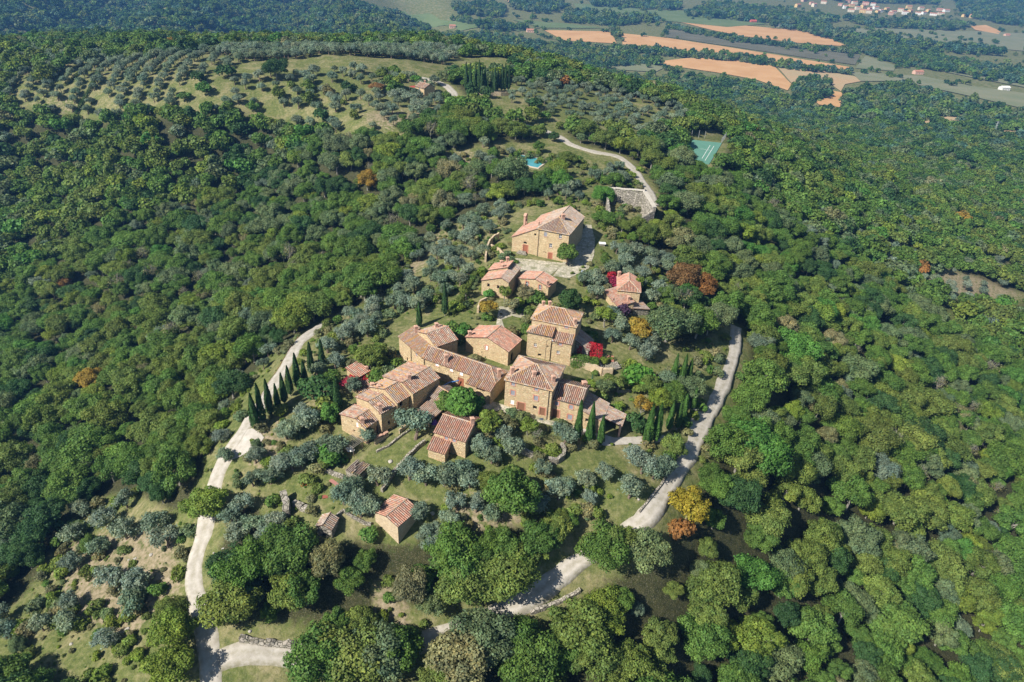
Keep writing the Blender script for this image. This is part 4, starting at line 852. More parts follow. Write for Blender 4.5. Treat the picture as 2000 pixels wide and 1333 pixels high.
# white well and topiary lawn beside the lane
p = on_ground(1176, 480); hw_ = empty('stone_table', tuple(p), 'white square stone table on the lawn edge beside the cobbled lane', 'table')
mb = MB(); mb.abox(p[0]-1.1, p[1]-.8, p[2]+.75, p[0]+1.1, p[1]+.8, p[2]+.95); mb.build('top', m_white, hw_); mb = MB(); mb.abox(p[0]-.8, p[1]-.55, p[2]-.3, p[0]+.8, p[1]+.55, p[2]+.75); mb.build('base', m_drystone, hw_)
# stones lying about on the lawns
m_pale = plain('pale_rock', (.38,.355,.31), .9, .15, .2, 3)
def rock(u, v, r, label=None, group=None):
    p = on_ground(u, v); bm = bmesh.new(); bmesh.ops.create_icosphere(bm, subdivisions=2, radius=r)
    for q in bm.verts: q.co *= random.uniform(.75, 1.15); q.co.z *= .6
    me = bpy.data.meshes.new('rock'); bm.to_mesh(me); bm.free(); me.materials.append(m_pale); o = bpy.data.objects.new('rock', me); COL.objects.link(o); o.location = p+np.array([0,0,r*.15]); tag(o, label, 'rock', group)
for u, v, r, lab in ((845,1003,.5,'single square white stone on the lawn right of the tiled shed'),(763,902,.55,'white stone lying in the grass above the diagonal wall'),(1219,742,.5,'pale round stone on the lawn beside the right terrace'),(1247,976,.32,'small white stone ball beside the right road')): rock(u, v, r, lab)
for k in range(20):
    u, v = random.choice([(265,1232),(270,1090),(520,1080),(560,1255),(540,1268),(490,1240),(500,1100),(445,1130),(150,1250),(420,1075)]); rock(u+random.uniform(-26,26), v+random.uniform(-9,9), random.uniform(.2,.5), 'pale rock lying on the bare bank beside the lower left road', 'pale rocks on the lower left banks')
# fence of rusty rods beside the upper left road
Lf = smooth_line([(505,790),(520,762),(538,735),(556,705),(572,680),(582,664)], 2.0); hf = empty('rusty_fence', (*Lf[0], float(ground(*Lf[0]))), 'rusty rod fence on the outer edge of the left road behind the cypresses', 'fence')
for i, q in enumerate(Lf):
    z = float(ground(*q)); mb = MB(); mb.tube([(*q, z-.2), (*q, z+1.1)], .05, 5); mb.build('post', rust2, hf)
    if i: a = Lf[i-1]; za = float(ground(*a)); mb = MB(); [mb.tube([(*a, za+h), (*q, z+h)], .035, 4) for h in (.55, 1.0)]; mb.build('rail', rust2, hf)
# pool and tennis court
Pp = wpoly([(1010,306),(1020,304),(1062,313),(1066,317),(1050,329),(1036,326),(1012,318)]); zp = max(float(ground(*p)) for p in Pp)+.15
hp_ = empty('swimming_pool', (*Pp[0], zp), 'turquoise swimming pool among the olives behind the church', 'swimming pool')
def m_water():
    t = NT('pool_water'); n = t.noise(t.pos(), .8, 2); return t.done(t.bsdf(t.mix(n, (.06,.28,.32), (.10,.36,.38)), .08, .5, t.bump(n, .1, .05)))
mb = MB(); mb.poly([(*p, zp+.02) for p in Pp]); me_ = mb.build('water', m_water(), hp_); mb = MB(); n = len(Pp); cx_ = np.mean(Pp, 0)
for i in range(n):
    a, b = np.array(Pp[i]), np.array(Pp[(i+1) % n]); ao, bo = a+(a-cx_)*.12, b+(b-cx_)*.12; mb.poly([(*a, zp+.12), (*b, zp+.12), (*bo, zp+.12), (*ao, zp+.12)]); mb.poly([(*a, zp-.2), (*b, zp-.2), (*b, zp+.12), (*a, zp+.12)]); mb.poly([(*ao, zp+.12), (*bo, zp+.12), (*bo, zp-1.2), (*ao, zp-1.2)])
mb.build('coping', plain('pale_coping', (.50,.44,.35)), hp_)
bm = bmesh.new()
Pt = wpoly([(1345,273.5),(1410,280.5),(1385,322),(1322,316)]); zt2 = max(float(ground(*p)) for p in Pt)+.25
hc_ = empty('tennis_court', (*Pt[0], zt2), 'green tennis court with white lines and wire fence among the oaks', 'tennis court')
mb = MB(); mb.poly([(*p, zt2) for p in Pt])
for i in range(4): a, b = Pt[i], Pt[(i+1) % 4]; mb.poly([(*a, zt2), (*a, zt2-4), (*b, zt2-4), (*b, zt2)])
mb.build('court_surface', plain('court_green', (.10,.23,.17), .8, .2, .15, .5), hc_)
def cline(a, b):
    a, b = at_z(*a, zt2), at_z(*b, zt2); mb = MB(); t = (b-a)/np.linalg.norm(b-a); n_ = np.array([-t[1], t[0], 0])*.09; mb.poly([a-n_+np.array([0,0,.02]), b-n_+np.array([0,0,.02]), b+n_+np.array([0,0,.02]), a+n_+np.array([0,0,.02])][::1]); mb.build('court_line', m_white, hc_)
cline((1387,284), (1371,310)); cline((1394.5,285.5), (1377,314)); cline((1366.5,291), (1391,294.7))
for u, v in ((1350,270),(1364,270),(1376,271)): p = on_ground(u, v); mb = MB(); mb.tube([p, p+np.array([0,0,4])], .09, 5); mb.build('fence_post', m_metal, hc_)
a, b = at_z(1408,281,zt2), at_z(1417,270,zt2+.3); mb = MB()
for t in np.linspace(0, 1, 9): q = a+(b-a)*t; mb.tube([q, q+np.array([0,0,3.0])], .05, 5)
for h in (.1, 1, 2, 2.9): mb.tube([a+np.array([0,0,h]), b+np.array([0,0,h])], .04, 4)
mb.build('wire_fence', m_metal, hc_)
# ------------------------------------------------------------------ trees
def leaf_cards(C, N, size, r, tint):
    """one bent quad per leaf clump: centres C, facing N"""
    n = len(C); N = N/np.linalg.norm(N, axis=1)[:, None]; a = r.normal(size=(n, 3)); a -= (a*N).sum(1)[:, None]*N; a /= np.linalg.norm(a, axis=1)[:, None]; b = np.cross(N, a)
    s = size*r.uniform(.6, 1.35, n)[:, None]; e = s*r.uniform(.55, 1.0, (n, 1)); k = N*(s*.25)
    V = np.stack([C-a*s-k*.6, C-b*e+k*.4, C+a*s-k*.6, C+b*e+k*.4], 1).reshape(-1, 3)
    return V, np.arange(n*4).reshape(n, 4), tint
def crown(seed, H, Rr, lobes, per, leaf, base=.30, lobe_r=(.26, .44), up=.55, squash=1.0, jag=.25, flat=.8):
    r = np.random.default_rng(seed); Cs = []; rad = []
    while len(Cs) < lobes:
        d = r.normal(size=3); d /= np.linalg.norm(d)
        if d[2] < -.45: continue
        q = r.uniform(.45, 1.0)**.6*r.uniform(.68, 1.2); hz = H*(1-base)/2
        p = np.array([d[0]*Rr*q*.82, d[1]*Rr*q*.82, H*base+hz*.92+d[2]*hz*.80*q*squash]); Cs.append(p); rad.append(Rr*r.uniform(*lobe_r))
    Cs = np.array(Cs); rad = np.array(rad); VV, FF, TT = [], [], []; off = 0
    for i in range(lobes):
        m = int(per*(rad[i]/rad.mean())**2); d = r.normal(size=(m, 3)); d[:, 2] += up*.6; d /= np.linalg.norm(d, axis=1)[:, None]
        rr = rad[i]*(1 + r.normal(0, jag*.45, m))[:, None]; P = Cs[i]+d*rr*np.array([1, 1, flat])
        dist = np.linalg.norm((P[:, None]-Cs[None])/np.array([1,1,flat]), axis=2)/rad[None]; dist[:, i] = 9; keep = (dist.min(1) > .72) | (r.random(m) < .12)
        P, d = P[keep], d[keep]; N = d+r.normal(0, .5, d.shape); N[:, 2] += .3
        tl = r.uniform(.84, 1.18)*r.uniform(.72, 1.30, len(P)); hue = r.normal(0, .06, len(P)) + r.normal(0, .03)
        V, Fq, T = leaf_cards(P, N, leaf, r, np.stack([tl*(1+hue), tl, tl*(1-hue)], 1)); VV.append(V); FF.append(Fq+off); TT.append(T); off += len(V)
    return np.concatenate(VV), np.concatenate(FF), np.concatenate(TT), Cs, rad
def trunk_mb(seed, H, Cs, rad, tr=.22, limbs=7, bare=0):
    r = np.random.default_rng(seed+99); mb = MB(); top = np.array([r.normal(0, .2), r.normal(0, .2), H*.55]); mb.tube([(0,0,-.8), (0,0,.15), (top*.45)+np.array([.1,0,0]), top], [tr*1.5, tr*1.1, tr*.85, tr*.5], 6, cap=False)
    for i in r.choice(len(Cs), min(limbs, len(Cs)), replace=False):
        s = top*r.uniform(.4, .95); e = Cs[i]+np.array([0,0,rad[i]*(.2+.9*bare)]); m = (s+e)/2+r.normal(0, .25, 3); mb.tube([s, m, e], [tr*.5, tr*.32, .04], 4, cap=False)
        if bare:
            for _ in range(4): q = m+(e-m)*r.uniform(.2, .9); mb.tube([q, q+r.normal(0, rad[i]*.55, 3)+np.array([0,0,rad[i]*.6])], [tr*.2, .02], 3, cap=False)
    return mb
def cypress_arr(seed, H, Rr, n, leaf):
    r = np.random.default_rng(seed); t = r.random(n)**.85; ph = r.uniform(0, 2*math.pi, n); k = 9; flute = 1+.16*np.cos(ph*k/2+r.uniform(0, 6)+t*5)+.08*np.cos(ph*5+t*17)
    prof = np.clip(np.minimum((t+.02)/.16, 1)**.6*(1-t)**.62*1.22, 0.02, 1); rr = Rr*prof*flute*r.uniform(.86, 1.06, n)
    P = np.stack([rr*np.cos(ph), rr*np.sin(ph), H*(.09+.91*t)], 1); N = np.stack([np.cos(ph), np.sin(ph), np.full(n, .35)], 1)+r.normal(0, .35, (n, 3))
    tl = r.uniform(.7, 1.3, n)*(1+.22*np.cos(ph*k/2+t*9)); V, Fq, T = leaf_cards(P, N, leaf, r, np.stack([tl, tl, tl], 1)); V = V.reshape(-1, 4, 3); V[:, :, 2] = P[:, None, 2]+(V[:, :, 2]-P[:, None, 2])*1.9
    return V.reshape(-1, 3), Fq, T
KIND = {}; KINDS_COL = bpy.data.collections.new('tree_kinds')
def kind(name, k, H, arrs, bark, tr=.22, limbs=7, bare=0, leafm=None):
    out = []
    for i, (V, Fq, T, Cs, rad) in enumerate(arrs):
        cm = arr_mesh(f'{name}_crown', V, Fq, leafm or m_leaf, T) if V is not None else None
        tm = trunk_mb(i*7+k, H, Cs, rad, tr, limbs, bare).mesh(f'{name}_trunk', bark); out.append((cm, tm))
    KIND[name] = (H, out)
kind('oak_tree', 1, 8.0, [crown(10+i, 8.0, 4.3+.35*(i % 3), 34+5*(i % 4), 270, .185, base=.14+.05*(i % 3), lobe_r=(.15,.31), jag=.42, flat=.72) for i in range(9)], m_bark_pale, .26, 8)
kind('round_tree', 2, 6.0, [crown(40+i, 6.0, 2.7, 26, 170, .22, base=.22, lobe_r=(.30,.42), jag=.12) for i in range(3)], m_bark, .2, 5)
kind('olive_tree', 3, 4.6, [crown(60+i, 4.6, 2.5, 24, 120, .17, base=.26, lobe_r=(.17,.36), up=.8, jag=.8) for i in range(6)], m_bark, .24, 6)
kind('fruit_tree', 4, 5.0, [crown(80+i, 5.0, 2.3, 16, 120, .19, base=.36, lobe_r=(.25,.4), jag=.35) for i in range(3)], m_bark_pale, .16, 8)
kind('bush', 5, 1.8, [crown(95+i, 1.8, 1.3, 11, 90, .16, base=0., lobe_r=(.35,.5), jag=.3) for i in range(4)], m_bark, .06, 3)
kind('bare_tree', 6, 7.0, [crown(110+i, 7.0, 3.2, 16, 26, .2, base=.25, lobe_r=(.25,.4), jag=.6) for i in range(2)], m_bark_pale, .2, 16, 1)
kind('clipped_bush', 7, 1.8, [crown(120+i, 1.8, 1.1, 18, 90, .10, base=0., lobe_r=(.42,.5), jag=.05) for i in range(2)], m_bark, .06, 2)
cyp = []
for i in range(4): V, Fq, T = cypress_arr(130+i, 11, .92, 2600, .16); cyp.append((V, Fq, T, np.array([[0, 0, 6.]]), np.array([.3])))
kind('cypress_tree', 8, 11.0, cyp, m_bark_pale, .14, 1, leafm=m_cyp)
TINT = {'green': (0.098, 0.178, 0.036), 'olive': (0.138, 0.19, 0.044), 'dark': (0.048, 0.108, 0.034), 'grey': (0.13, 0.182, 0.086), 'lime': (0.165, 0.23, 0.038), 'yellow': (0.3, 0.26, 0.03), 'gold': (0.29, 0.2, 0.035), 'orange': (0.24, 0.125, 0.04),
 'rust': (0.2, 0.12, 0.05), 'red': (0.45, 0.03, 0.045), 'crimson': (0.36, 0.035, 0.08), 'plum': (0.085, 0.045, 0.085), 'silver': (0.195, 0.25, 0.185), 'silver2': (0.148, 0.205, 0.145), 'cypress': (0.0496, 0.1121, 0.0236), 'cypress2': (0.0378, 0.085, 0.026), 'bright': (0.085, 0.2, 0.038), 'tan': (0.2, 0.2, 0.1), 'bluegreen': (0.078, 0.155, 0.1)}
NAMEOF = {'green': 'mid green', 'olive': 'olive green', 'dark': 'dark green', 'grey': 'grey green', 'lime': 'yellow green', 'tan': 'thin tan leaved', 'silver': 'silvery', 'silver2': 'grey green', 'bluegreen': 'blue green'}
tr_rng = random.Random(5); TREE_N = {}
def plant_at(x, y, kname, Ht, tint, label, cat, group=None, wide=1.0, z=None):
    sx_, sy_ = tr_rng.uniform(.86, 1.14), tr_rng.uniform(.86, 1.14)
    if kname == 'cypress_tree': sx_ = sy_ = 1
    H, protos = KIND[kname]; cm, tm = protos[tr_rng.randrange(len(protos))]; s = Ht/H; z = float(ground(x, y)) if z is None else z
    nm = {'round_tree': 'oak_tree', 'clipped_bush': 'bush'}.get(kname, kname)
    root = bpy.data.objects.new(nm, None); COL.objects.link(root); root.location = (x, y, z); root.empty_display_size = .3; tag(root, label, cat, group)
    rot = tr_rng.uniform(0, 6.28); t = TINT[tint] if isinstance(tint, str) else tint; j = tr_rng.uniform(.88, 1.12); t = (t[0]*j*tr_rng.uniform(.94, 1.06), t[1]*j, t[2]*j*tr_rng.uniform(.9, 1.1))
    co = bpy.data.objects.new('crown', cm); to = bpy.data.objects.new('trunk', tm)
    for o in (co, to): COL.objects.link(o); o.parent = root; o.rotation_euler = (0, 0, rot); o.scale = (s*wide*sx_, s*wide*sy_, s)
    if kname != 'cypress_tree': co.rotation_euler = (tr_rng.uniform(-.11, .11), tr_rng.uniform(-.11, .11), rot)
    co['leaf_tint'] = t; PLACED.append((x, y, Ht*.35*wide)); return root
PLACED = []
LAND = [(1336,985,'the bright yellow oak'),(1480,900,'the huge bright green oak'),(350,1220,'the yellow bend tree'),(635,1030,'the tiny stone hut'),(772,1000,'the tiled shed'),(1000,930,'the tall lawn oak'),(1010,1185,'the lower road bend'),(540,1275,'the bottom road'),(392,1090,'the left road'),(183,740,'the golden left tree'),(1985,1300,'the lower right corner'),(1720,1080,'the lower right wood centre'),(10,1320,'the lower left corner'),(880,860,'the cottage'),(1065,890,'the round planting bed'),(700,850,'the stepped row'),(697,915,'the ruined hut'),(1228,570,'the right hand house'),(1085,650,'the tower house'),(1060,460,'the church'),(860,700,'the long house'),(1040,315,'the swimming pool'),(826,172,'the far house'),(950,150,'the churchyard cypresses'),(550,790,'the cypress row'),(1240,395,'the stone ruin'),(1420,740,'the right road'),(1870,560,'the right hand clearing'),(1740,1320,'the bottom right edge'),(720,1290,'the bottom edge')]
def where(u, v):
    du, dv, nm = min(((u-a, v-b, n) for a, b, n in LAND), key=lambda t: math.hypot(t[0], t[1]*1.4)); d = math.hypot(du, dv); q = 'just ' if d < 70 else 'well ' if d > 190 else ''
    hz = 'right of ' if du > 0 else 'left of '; vt = 'below ' if dv > 0 else 'above '
    if abs(du) > 2.2*abs(dv): return q+hz+nm
    if abs(dv) > 2.2*abs(du): return q+vt+nm
    return q+vt.strip()+' and '+hz+nm
def size_word(h, a, b): return 'small ' if h < a else 'tall ' if h > b else ''
def plant(u, v, kname, Ht, tint, label, cat='tree', group=None, wide=1.0):
    p = on_ground(u, v); return plant_at(p[0], p[1], kname, Ht, tint, label, cat, group, wide, p[2])
def cyps(lst, labels, group):
    for (u, v, top), lab in zip(lst, labels if isinstance(labels, list) else [labels]*len(lst)):
        p = on_ground(u, v); pr = project(np.array([p+np.array([0,0,h]) for h in np.arange(2, 26, .2)])); Ht = np.arange(2, 26, .2)[np.argmin(abs(pr[1]-top))]
        plant_at(p[0], p[1], 'cypress_tree', Ht, 'cypress' if u > 1000 else 'cypress2', lab, 'cypress', group, wide=tr_rng.uniform(.9, 1.1)*(11/max(Ht, 8))**.5, z=p[2])
ORD = ['first', 'second', 'third', 'fourth', 'fifth', 'sixth', 'seventh', 'eighth', 'ninth', 'tenth']
cyps([(500.5,841,769),(513.5,830,750),(529,814,741),(543.6,800.5,750),(556.5,790,729),(568,774,715),(583.5,762,690),(596,750,702),(610,734,669),(630,713,664)],
 [f'{o} slim cypress of the row along the left road, counted from its lower end' for o in ORD], 'cypresses in a row along the left road')
cyps([(661.5,807.5,734)], ['lone tall cypress standing at the gable of the stepped row'], None)
cyps([(819,640,590)], ['dark cypress right behind the chimney of the long house wing'], None); cyps([(869,618,552)], ['tall cypress on the grass above the long house'], None)
cyps([(1126.6,861,782),(1149,870.7,785.6),(1170.8,871.5,812)], ['tallest and fullest of three cypresses in front of the annexe', 'middle slim cypress with bare trunk in front of the lean-to', 'short plump cypress with bare trunk in front of the open shelter'], 'three cypresses in front of the annexe')
cyps([(1262,870,790),(1278,866,788),(1305,842.5,786),(1321,839,783),(1333,818,769),(1352.5,800,758)], [f'{o} cypress from the left in the double line beside the gravel pull-in' for o in ORD[:6]], 'cypresses beside the gravel pull-in')
cyps([(1314,744.5,692),(1329.8,753,692),(1342,751,702)], [f'{o} of three slim cypresses on the terrace below the grey oak' for o in ('leftmost', 'middle one', 'rightmost')], 'upper three cypresses on the right terrace')
cyps([(1174,362,335)], ['plump small cypress left of the stone ruin'], None); cyps([(1304,325,299)], ['thin cypress below the tennis court'], None); cyps([(1385,205,170)], ['dark cypress rising from the wood above the tennis court'], None)
cyps([(910,178,122),(918,178,124),(928,179,125),(926.5,180,143),(935,180,118),(940.5,181,134),(946,180,130),(952,181,152),(960.4,180,138),(965.8,181,131),(971,180,134),(979.6,180,127),(985.6,180,124),(992.8,180,130)], [f'{o} dark cypress from the left in the churchyard group on the ridge' for o in ORD[:3]+['fifth', 'fourth']+ORD[5:]+['eleventh', 'twelfth', 'thirteenth', 'fourteenth']], 'churchyard cypresses on the ridge')
T_ = [ (632,1322,'oak_tree',10,'green','leftmost tall oak of four hiding the bottom road'),(684,1315,'oak_tree',10.5,'olive','second tall oak from the left hiding the bottom road'),(735,1308,'oak_tree',10,'grey','third tall oak from the left hiding the bottom road'),(780,1300,'oak_tree',9,'green','rightmost tall oak of four hiding the bottom road'),
 (1172,1100,'oak_tree',8,'green','oak over the road between the lower bend and the yellow oak, lower one'),(1206,1082,'oak_tree',7,'olive','oak over the road between the lower bend and the yellow oak, upper one'), # the trees that stand out one by one
 (1106,519,'round_tree',7.2,'green','big round green bush-like tree at the corner of the church'), (1108,612,'round_tree',7.5,'dark','large dark evergreen ball tree between the square and the tower house'),
 (1330,568,'oak_tree',10,'rust','rust brown oak at the edge of the wood right of the gardens'), (1366,580,'oak_tree',8.5,'orange','orange brown oak beside the rust brown one'), (1338,585,'oak_tree',6,'bright','bright green tree between the two rusty oaks'),
 (1198,563,'bush',3.2,'crimson','crimson bush against the left wall of the right hand house'), (1192,548,'bush',2.8,'red','scarlet bush behind the crimson one'), (1214,622,'bush',4.0,'plum','purple leaved bush below the right hand house'),
 (1247,668,'fruit_tree',6.5,'gold','golden yellow tree below the right hand house',1.25), (1300,668,'oak_tree',11,'grey','big pale grey green oak right of the golden tree'), (1238,575,'fruit_tree',6,'lime','yellow green tree hugging the right side of the right hand house'),
 (1180,640,'fruit_tree',6,'lime','light green tree right of the tower roof',1.2), (953,853,'fruit_tree',6.0,'lime','yellow green fruit tree with pale trunk beside the cottage',1.2), (906,818,'round_tree',8,'bright','dense bright green tree in front of the porch arch',1.1), (876,812,'round_tree',6,'green','green tree between the cottage and the court'),
 (926,812,'round_tree',5.5,'bright','bright green tree left of the three storey house'), (812,858,'olive_tree',7.5,'silver2','large dark olive in front of the stepped row'), (725,722,'oak_tree',7.0,'olive','broad olive green tree left of the long house wing'),
 (625,778,'clipped_bush',5.5,'dark','dark clipped dome shaped tree by the cypress row',1.3), (648,752,'clipped_bush',4.0,'green','small clipped green dome by the terrace'), (645,826,'round_tree',5.5,'bright','bright green round tree at the gable end of the stepped row'), (640,806,'bush',4,'olive','olive green shrub behind the bright round tree'),
 (1338,1022,'oak_tree',8.6,'yellow','bright yellow oak beside the right road',.95), (1328,1045,'bush',4.2,'orange','orange bush below the bright yellow oak'), (350,1262,'oak_tree',8.0,'lime','yellow green tree at the left road above the bend'), (346,1325,'oak_tree',7.5,'lime','lime yellow tree at the left edge of the road bend'),
 (1000,1000,'oak_tree',10.5,'green','tall green oak on the lawn between the shed and the right road',.85), (415,1012,'oak_tree',8,'lime','yellow green oak over the upper bend of the left road'), (183,760,'oak_tree',8,'gold','golden tree in the dark wood on the left'), (718,372,'oak_tree',9,'gold','orange gold oak in the wood left of the pool'),
 (992,366,'oak_tree',12,'grey','large grey green tree in front of the pool'), (1087,345,'oak_tree',7,'lime','yellow green tree right of the pool'), (541,158,'oak_tree',11,'dark','dark round tree on the ridge meadow'), (783,176,'fruit_tree',8,'lime','bright lime tree behind the far house'), (812,170,'fruit_tree',6,'bright','small bright green tree beside the far house'), (772,180,'oak_tree',6,'dark','dark tree left of the far house'), (838,186,'bush',3.5,'olive','olive green bush against the far house wall'), (736,183,'oak_tree',6,'rust','brownish tree on the ridge meadow'),
 (1380,655,'bare_tree',7.5,'grey','bare grey branched tree at the top of the right road'), (1312,893,'oak_tree',5.5,'olive','olive green tree above the right road bend'), (1345,778,'oak_tree',6.5,'grey','pale grey oak left of the right road'), (1460,905,'oak_tree',12,'bright','huge bright green oak right of the right road'), (1480,940,'oak_tree',11,'bright','second huge green oak right of the road'), (1478,772,'oak_tree',11,'green','tall oak overhanging the right side of the road'),
 (910,585,'fruit_tree',5,'olive','small olive green tree on the slope beside the grass path'), (950,622,'fruit_tree',5.5,'gold','yellowing tree by the path above the barn'), (1000,615,'fruit_tree',5,'tan','thin tan tree by the stone path'), (1022,590,'fruit_tree',5,'tan','thin tan leaved tree below the small gabled house'), (985,590,'fruit_tree',4.6,'olive','yellowing bush tree in front of the lop-sided roof house'), (1045,592,'bush',3.6,'green','green bush below the gabled house wall'), (1012,604,'bush',3.4,'lime','bright bush behind the tower house roof'), (955,582,'bush',2.6,'bright','bright green bush at the foot of the lop-sided roof house'),
 (925,668,'bush',2.4,'dark','dark shrub left of the barn'), (905,655,'bush',3.2,'bright','feathery bright green shrub left of the barn roof'), (885,650,'bush',3,'green','round green shrub above the loft roof'), (1030,655,'bush',3,'green','green shrub left of the tower house'), (1265,770,'oak_tree',5.5,'olive','olive green tree on the right terrace'), (1240,752,'bush',4.5,'bright','spreading bright green shrub on the right terrace',1.4), (1180,775,'fruit_tree',5,'grey','grey green tree behind the lean-to roofs'), (1205,770,'fruit_tree',5,'olive','olive green tree at the back of the open shelter'), (1250,815,'fruit_tree',5.5,'gold','yellow tree right of the open shelter'), (1235,838,'bush',4,'dark','dark shrub right of the open shelter'), (1285,800,'oak_tree',6,'lime','yellow green tree left of the cypress double line'), (1310,790,'oak_tree',6.5,'green','green tree among the cypress double line'), (1155,752,'cypress_tree',3.2,'bluegreen','tiny blue green conifer on the lawn behind the annexe'),
 (745,760,'bush',4.2,'green','green shrub over the roof of the stepped row'), (760,745,'bush',3.6,'grey','pale shrub beside the tall shed'), (795,740,'bush',4,'green','dark shrub at the foot of the wing wall'), (735,745,'bush',3.5,'olive','olive shrub right of the tall shed'), (700,748,'bush',2.2,'red','red creeper bush on the yard below the tall shed',1.5), (680,752,'bush',1.8,'crimson','dull crimson creeper on the yard wall',1.6), (1040,788,'bush',2.0,'silver','silvery grey round bush at the foot of the three storey house'), (866,800,'bush',3.2,'bright','bright green ivy bush at the corner of the outbuilding'),
 (645,903,'bush',3.4,'bright','bright green shrub by the ruined hut',1.4), (625,893,'bush',3.0,'green','green shrub left of the ruined hut',1.3), (950,955,'oak_tree',4.5,'olive','yellowing low tree left of the tall lawn oak'), (990,845,'fruit_tree',4.2,'tan','thin yellow green fruit tree below the tall house'), (1030,850,'fruit_tree',4.4,'lime','light green fruit tree below the mats'), (1045,862,'bare_tree',3.8,'grey','small bare tree left of the slim cypresses'), (1188,400,'oak_tree',5,'bright','ivy smothered tree on the left wall of the ruin'), (1180,445,'oak_tree',6.5,'green','green tree left of the panelled store'), (1178,400,'oak_tree',7,'bright','bright ivy mass over the top of the ruin'),
 (1214,455,'oak_tree',5.2,'olive','olive green oak in front of the ruin'), (1246,458,'oak_tree',5.8,'olive','second oak in front of the ruin'), (1280,462,'oak_tree',6.5,'lime','yellow green oak at the right of the ruin'), (1325,495,'oak_tree',10,'tan','tan leaved oak right of the ruin'), (1350,510,'oak_tree',9,'grey','grey green oak beside the tan oak')]
for t in T_: plant(t[0], t[1], t[2], t[3], t[4], t[5], 'bush' if 'bush' in t[2] else 'tree', None, t[6] if len(t) > 6 else 1.0)
for u, v, s in ((1176,497,1.6),(1182,505,1.9),(1178,514,2.2),(1186,512,1.7),(1190,520,1.9),(1148,540,1.9),(1158,543,2.6),(1166,534,2.0)): plant(u, v, 'clipped_bush', s, 'green' if s > 1.8 else 'olive', 'clipped green topiary bush on the lawn beside the cobbled lane', 'bush', 'topiary bushes below the church')
# leafy hedges: a body of leaves along a line
def hedge(px, h, wid, tint, label, cat='hedge'):
    P = np.array([on_ground(u, v) for u, v in px]); r = np.random.default_rng(len(px)*17+int(px[0][0])); C = []; N = []
    for i in range(len(P)-1):
        a, b = P[i], P[i+1]; L = np.linalg.norm(b-a); n = int(L*(h*2+wid)*34); t = r.random(n); s = r.uniform(-1, 1, n); d = (b-a)[:2]/L; nn = np.array([-d[1], d[0]])
        face = r.random(n); k = face < h*2/(h*2+wid); y = np.where(k, np.sign(s)*wid/2, s*wid/2); zz = np.where(k, r.random(n)*h, h); q = a[None]+(b-a)[None]*t[:, None]
        C.append(np.c_[q[:, 0]+nn[0]*y+r.normal(0,.06,n), q[:, 1]+nn[1]*y+r.normal(0,.06,n), q[:, 2]+zz+r.normal(0,.08,n)]); N.append(np.c_[nn[0]*np.where(k, np.sign(s), 0)+r.normal(0,.4,n), nn[1]*np.where(k, np.sign(s), 0)+r.normal(0,.4,n), np.where(k, .2, 1)+r.normal(0,.3,n)])
    C = np.concatenate(C); N = np.concatenate(N); tl = r.uniform(.7, 1.3, len(C)); V, Fq, T = leaf_cards(C-P[0], N, .15, r, np.stack([tl]*3, 1)); me = arr_mesh('hedge', V, Fq, m_leaf, T)
    o = bpy.data.objects.new('hedge', me); COL.objects.link(o); o.location = P[0]; o['leaf_tint'] = TINT[tint]; return tag(o, label, cat)
hedge([(1113,712),(1138,715),(1167,722)], 2.6, 2.4, 'green', 'thick dark box hedge on the terrace right of the tower house')
hedge([(1126,693),(1150,697),(1174,702)], 3.6, 3.0, 'red', 'bright red vine covering the bower behind the box hedge', 'vine')
hedge([(1036,880),(1055,888),(1074,893),(1088,892),(1090,882),(1080,876)], 1.1, 1.4, 'lime', 'curving yellow green hedge inside the round planting bed')
hedge([(880,620),(900,590),(915,565),(928,540)], 1.8, 1.4, 'olive', 'long clipped hedge along the grass path above the long house')
hedge([(866,795),(869,799)], 2.4, .6, 'bright', 'bright ivy on the wall corner of the outbuilding', 'ivy')
hedge([(826,178),(815,186)], 1.2, 1.6, 'dark', 'low dark hedge in front of the far house')
hedge([(148,228),(160,205),(176,178),(190,150),(206,122)], 1.6, 1.8, 'dark', 'left of two dark hedges running up the olive grove')
hedge([(126,170),(150,150),(170,134),(185,118)], 1.4, 1.6, 'olive', 'upper left hedge running up the olive grove')

# ---- scattered trees
HOUSE_PTS = [np.array(f_.P(x*f_.w, y*f_.d, 0)[:2]) for f_ in (f1,f2,f3,f4,ft,ftl,fb,fl,fp,fx,fq,fc,f5,f6,f7,fp1,fp2,f8,f9,f10,f11,f13,f14,f15,f16,f17,f18,f19,f20,f21,f22,f23) for x in (0,.33,.66,1) for y in (0,.5,1)]
HP = np.array(HOUSE_PTS)
def clear_of(x, y, rad):
    return np.min(np.hypot(HP[:, 0]-x, HP[:, 1]-y)) > rad and all(math.hypot(x-a, y-b) > rad*.55+c_*.6 for a, b, c_ in PLACED)
def jitter_grid(x0, x1, y0, y1, sp, seed, jit=.38):
    r = np.random.default_rng(seed); gx, gy = np.meshgrid(np.arange(x0, x1, sp), np.arange(y0, y1, sp*.87)); gx = gx + (np.arange(gx.shape[0]) % 2)[:, None]*sp/2
    return gx.ravel()+r.uniform(-jit, jit, gx.size)*sp, gy.ravel()+r.uniform(-jit, jit, gx.size)*sp
def within(u, v, polys):
    m = np.zeros(np.shape(u), bool)
    for p in polys: m |= inpoly(u, v, p)
    return m
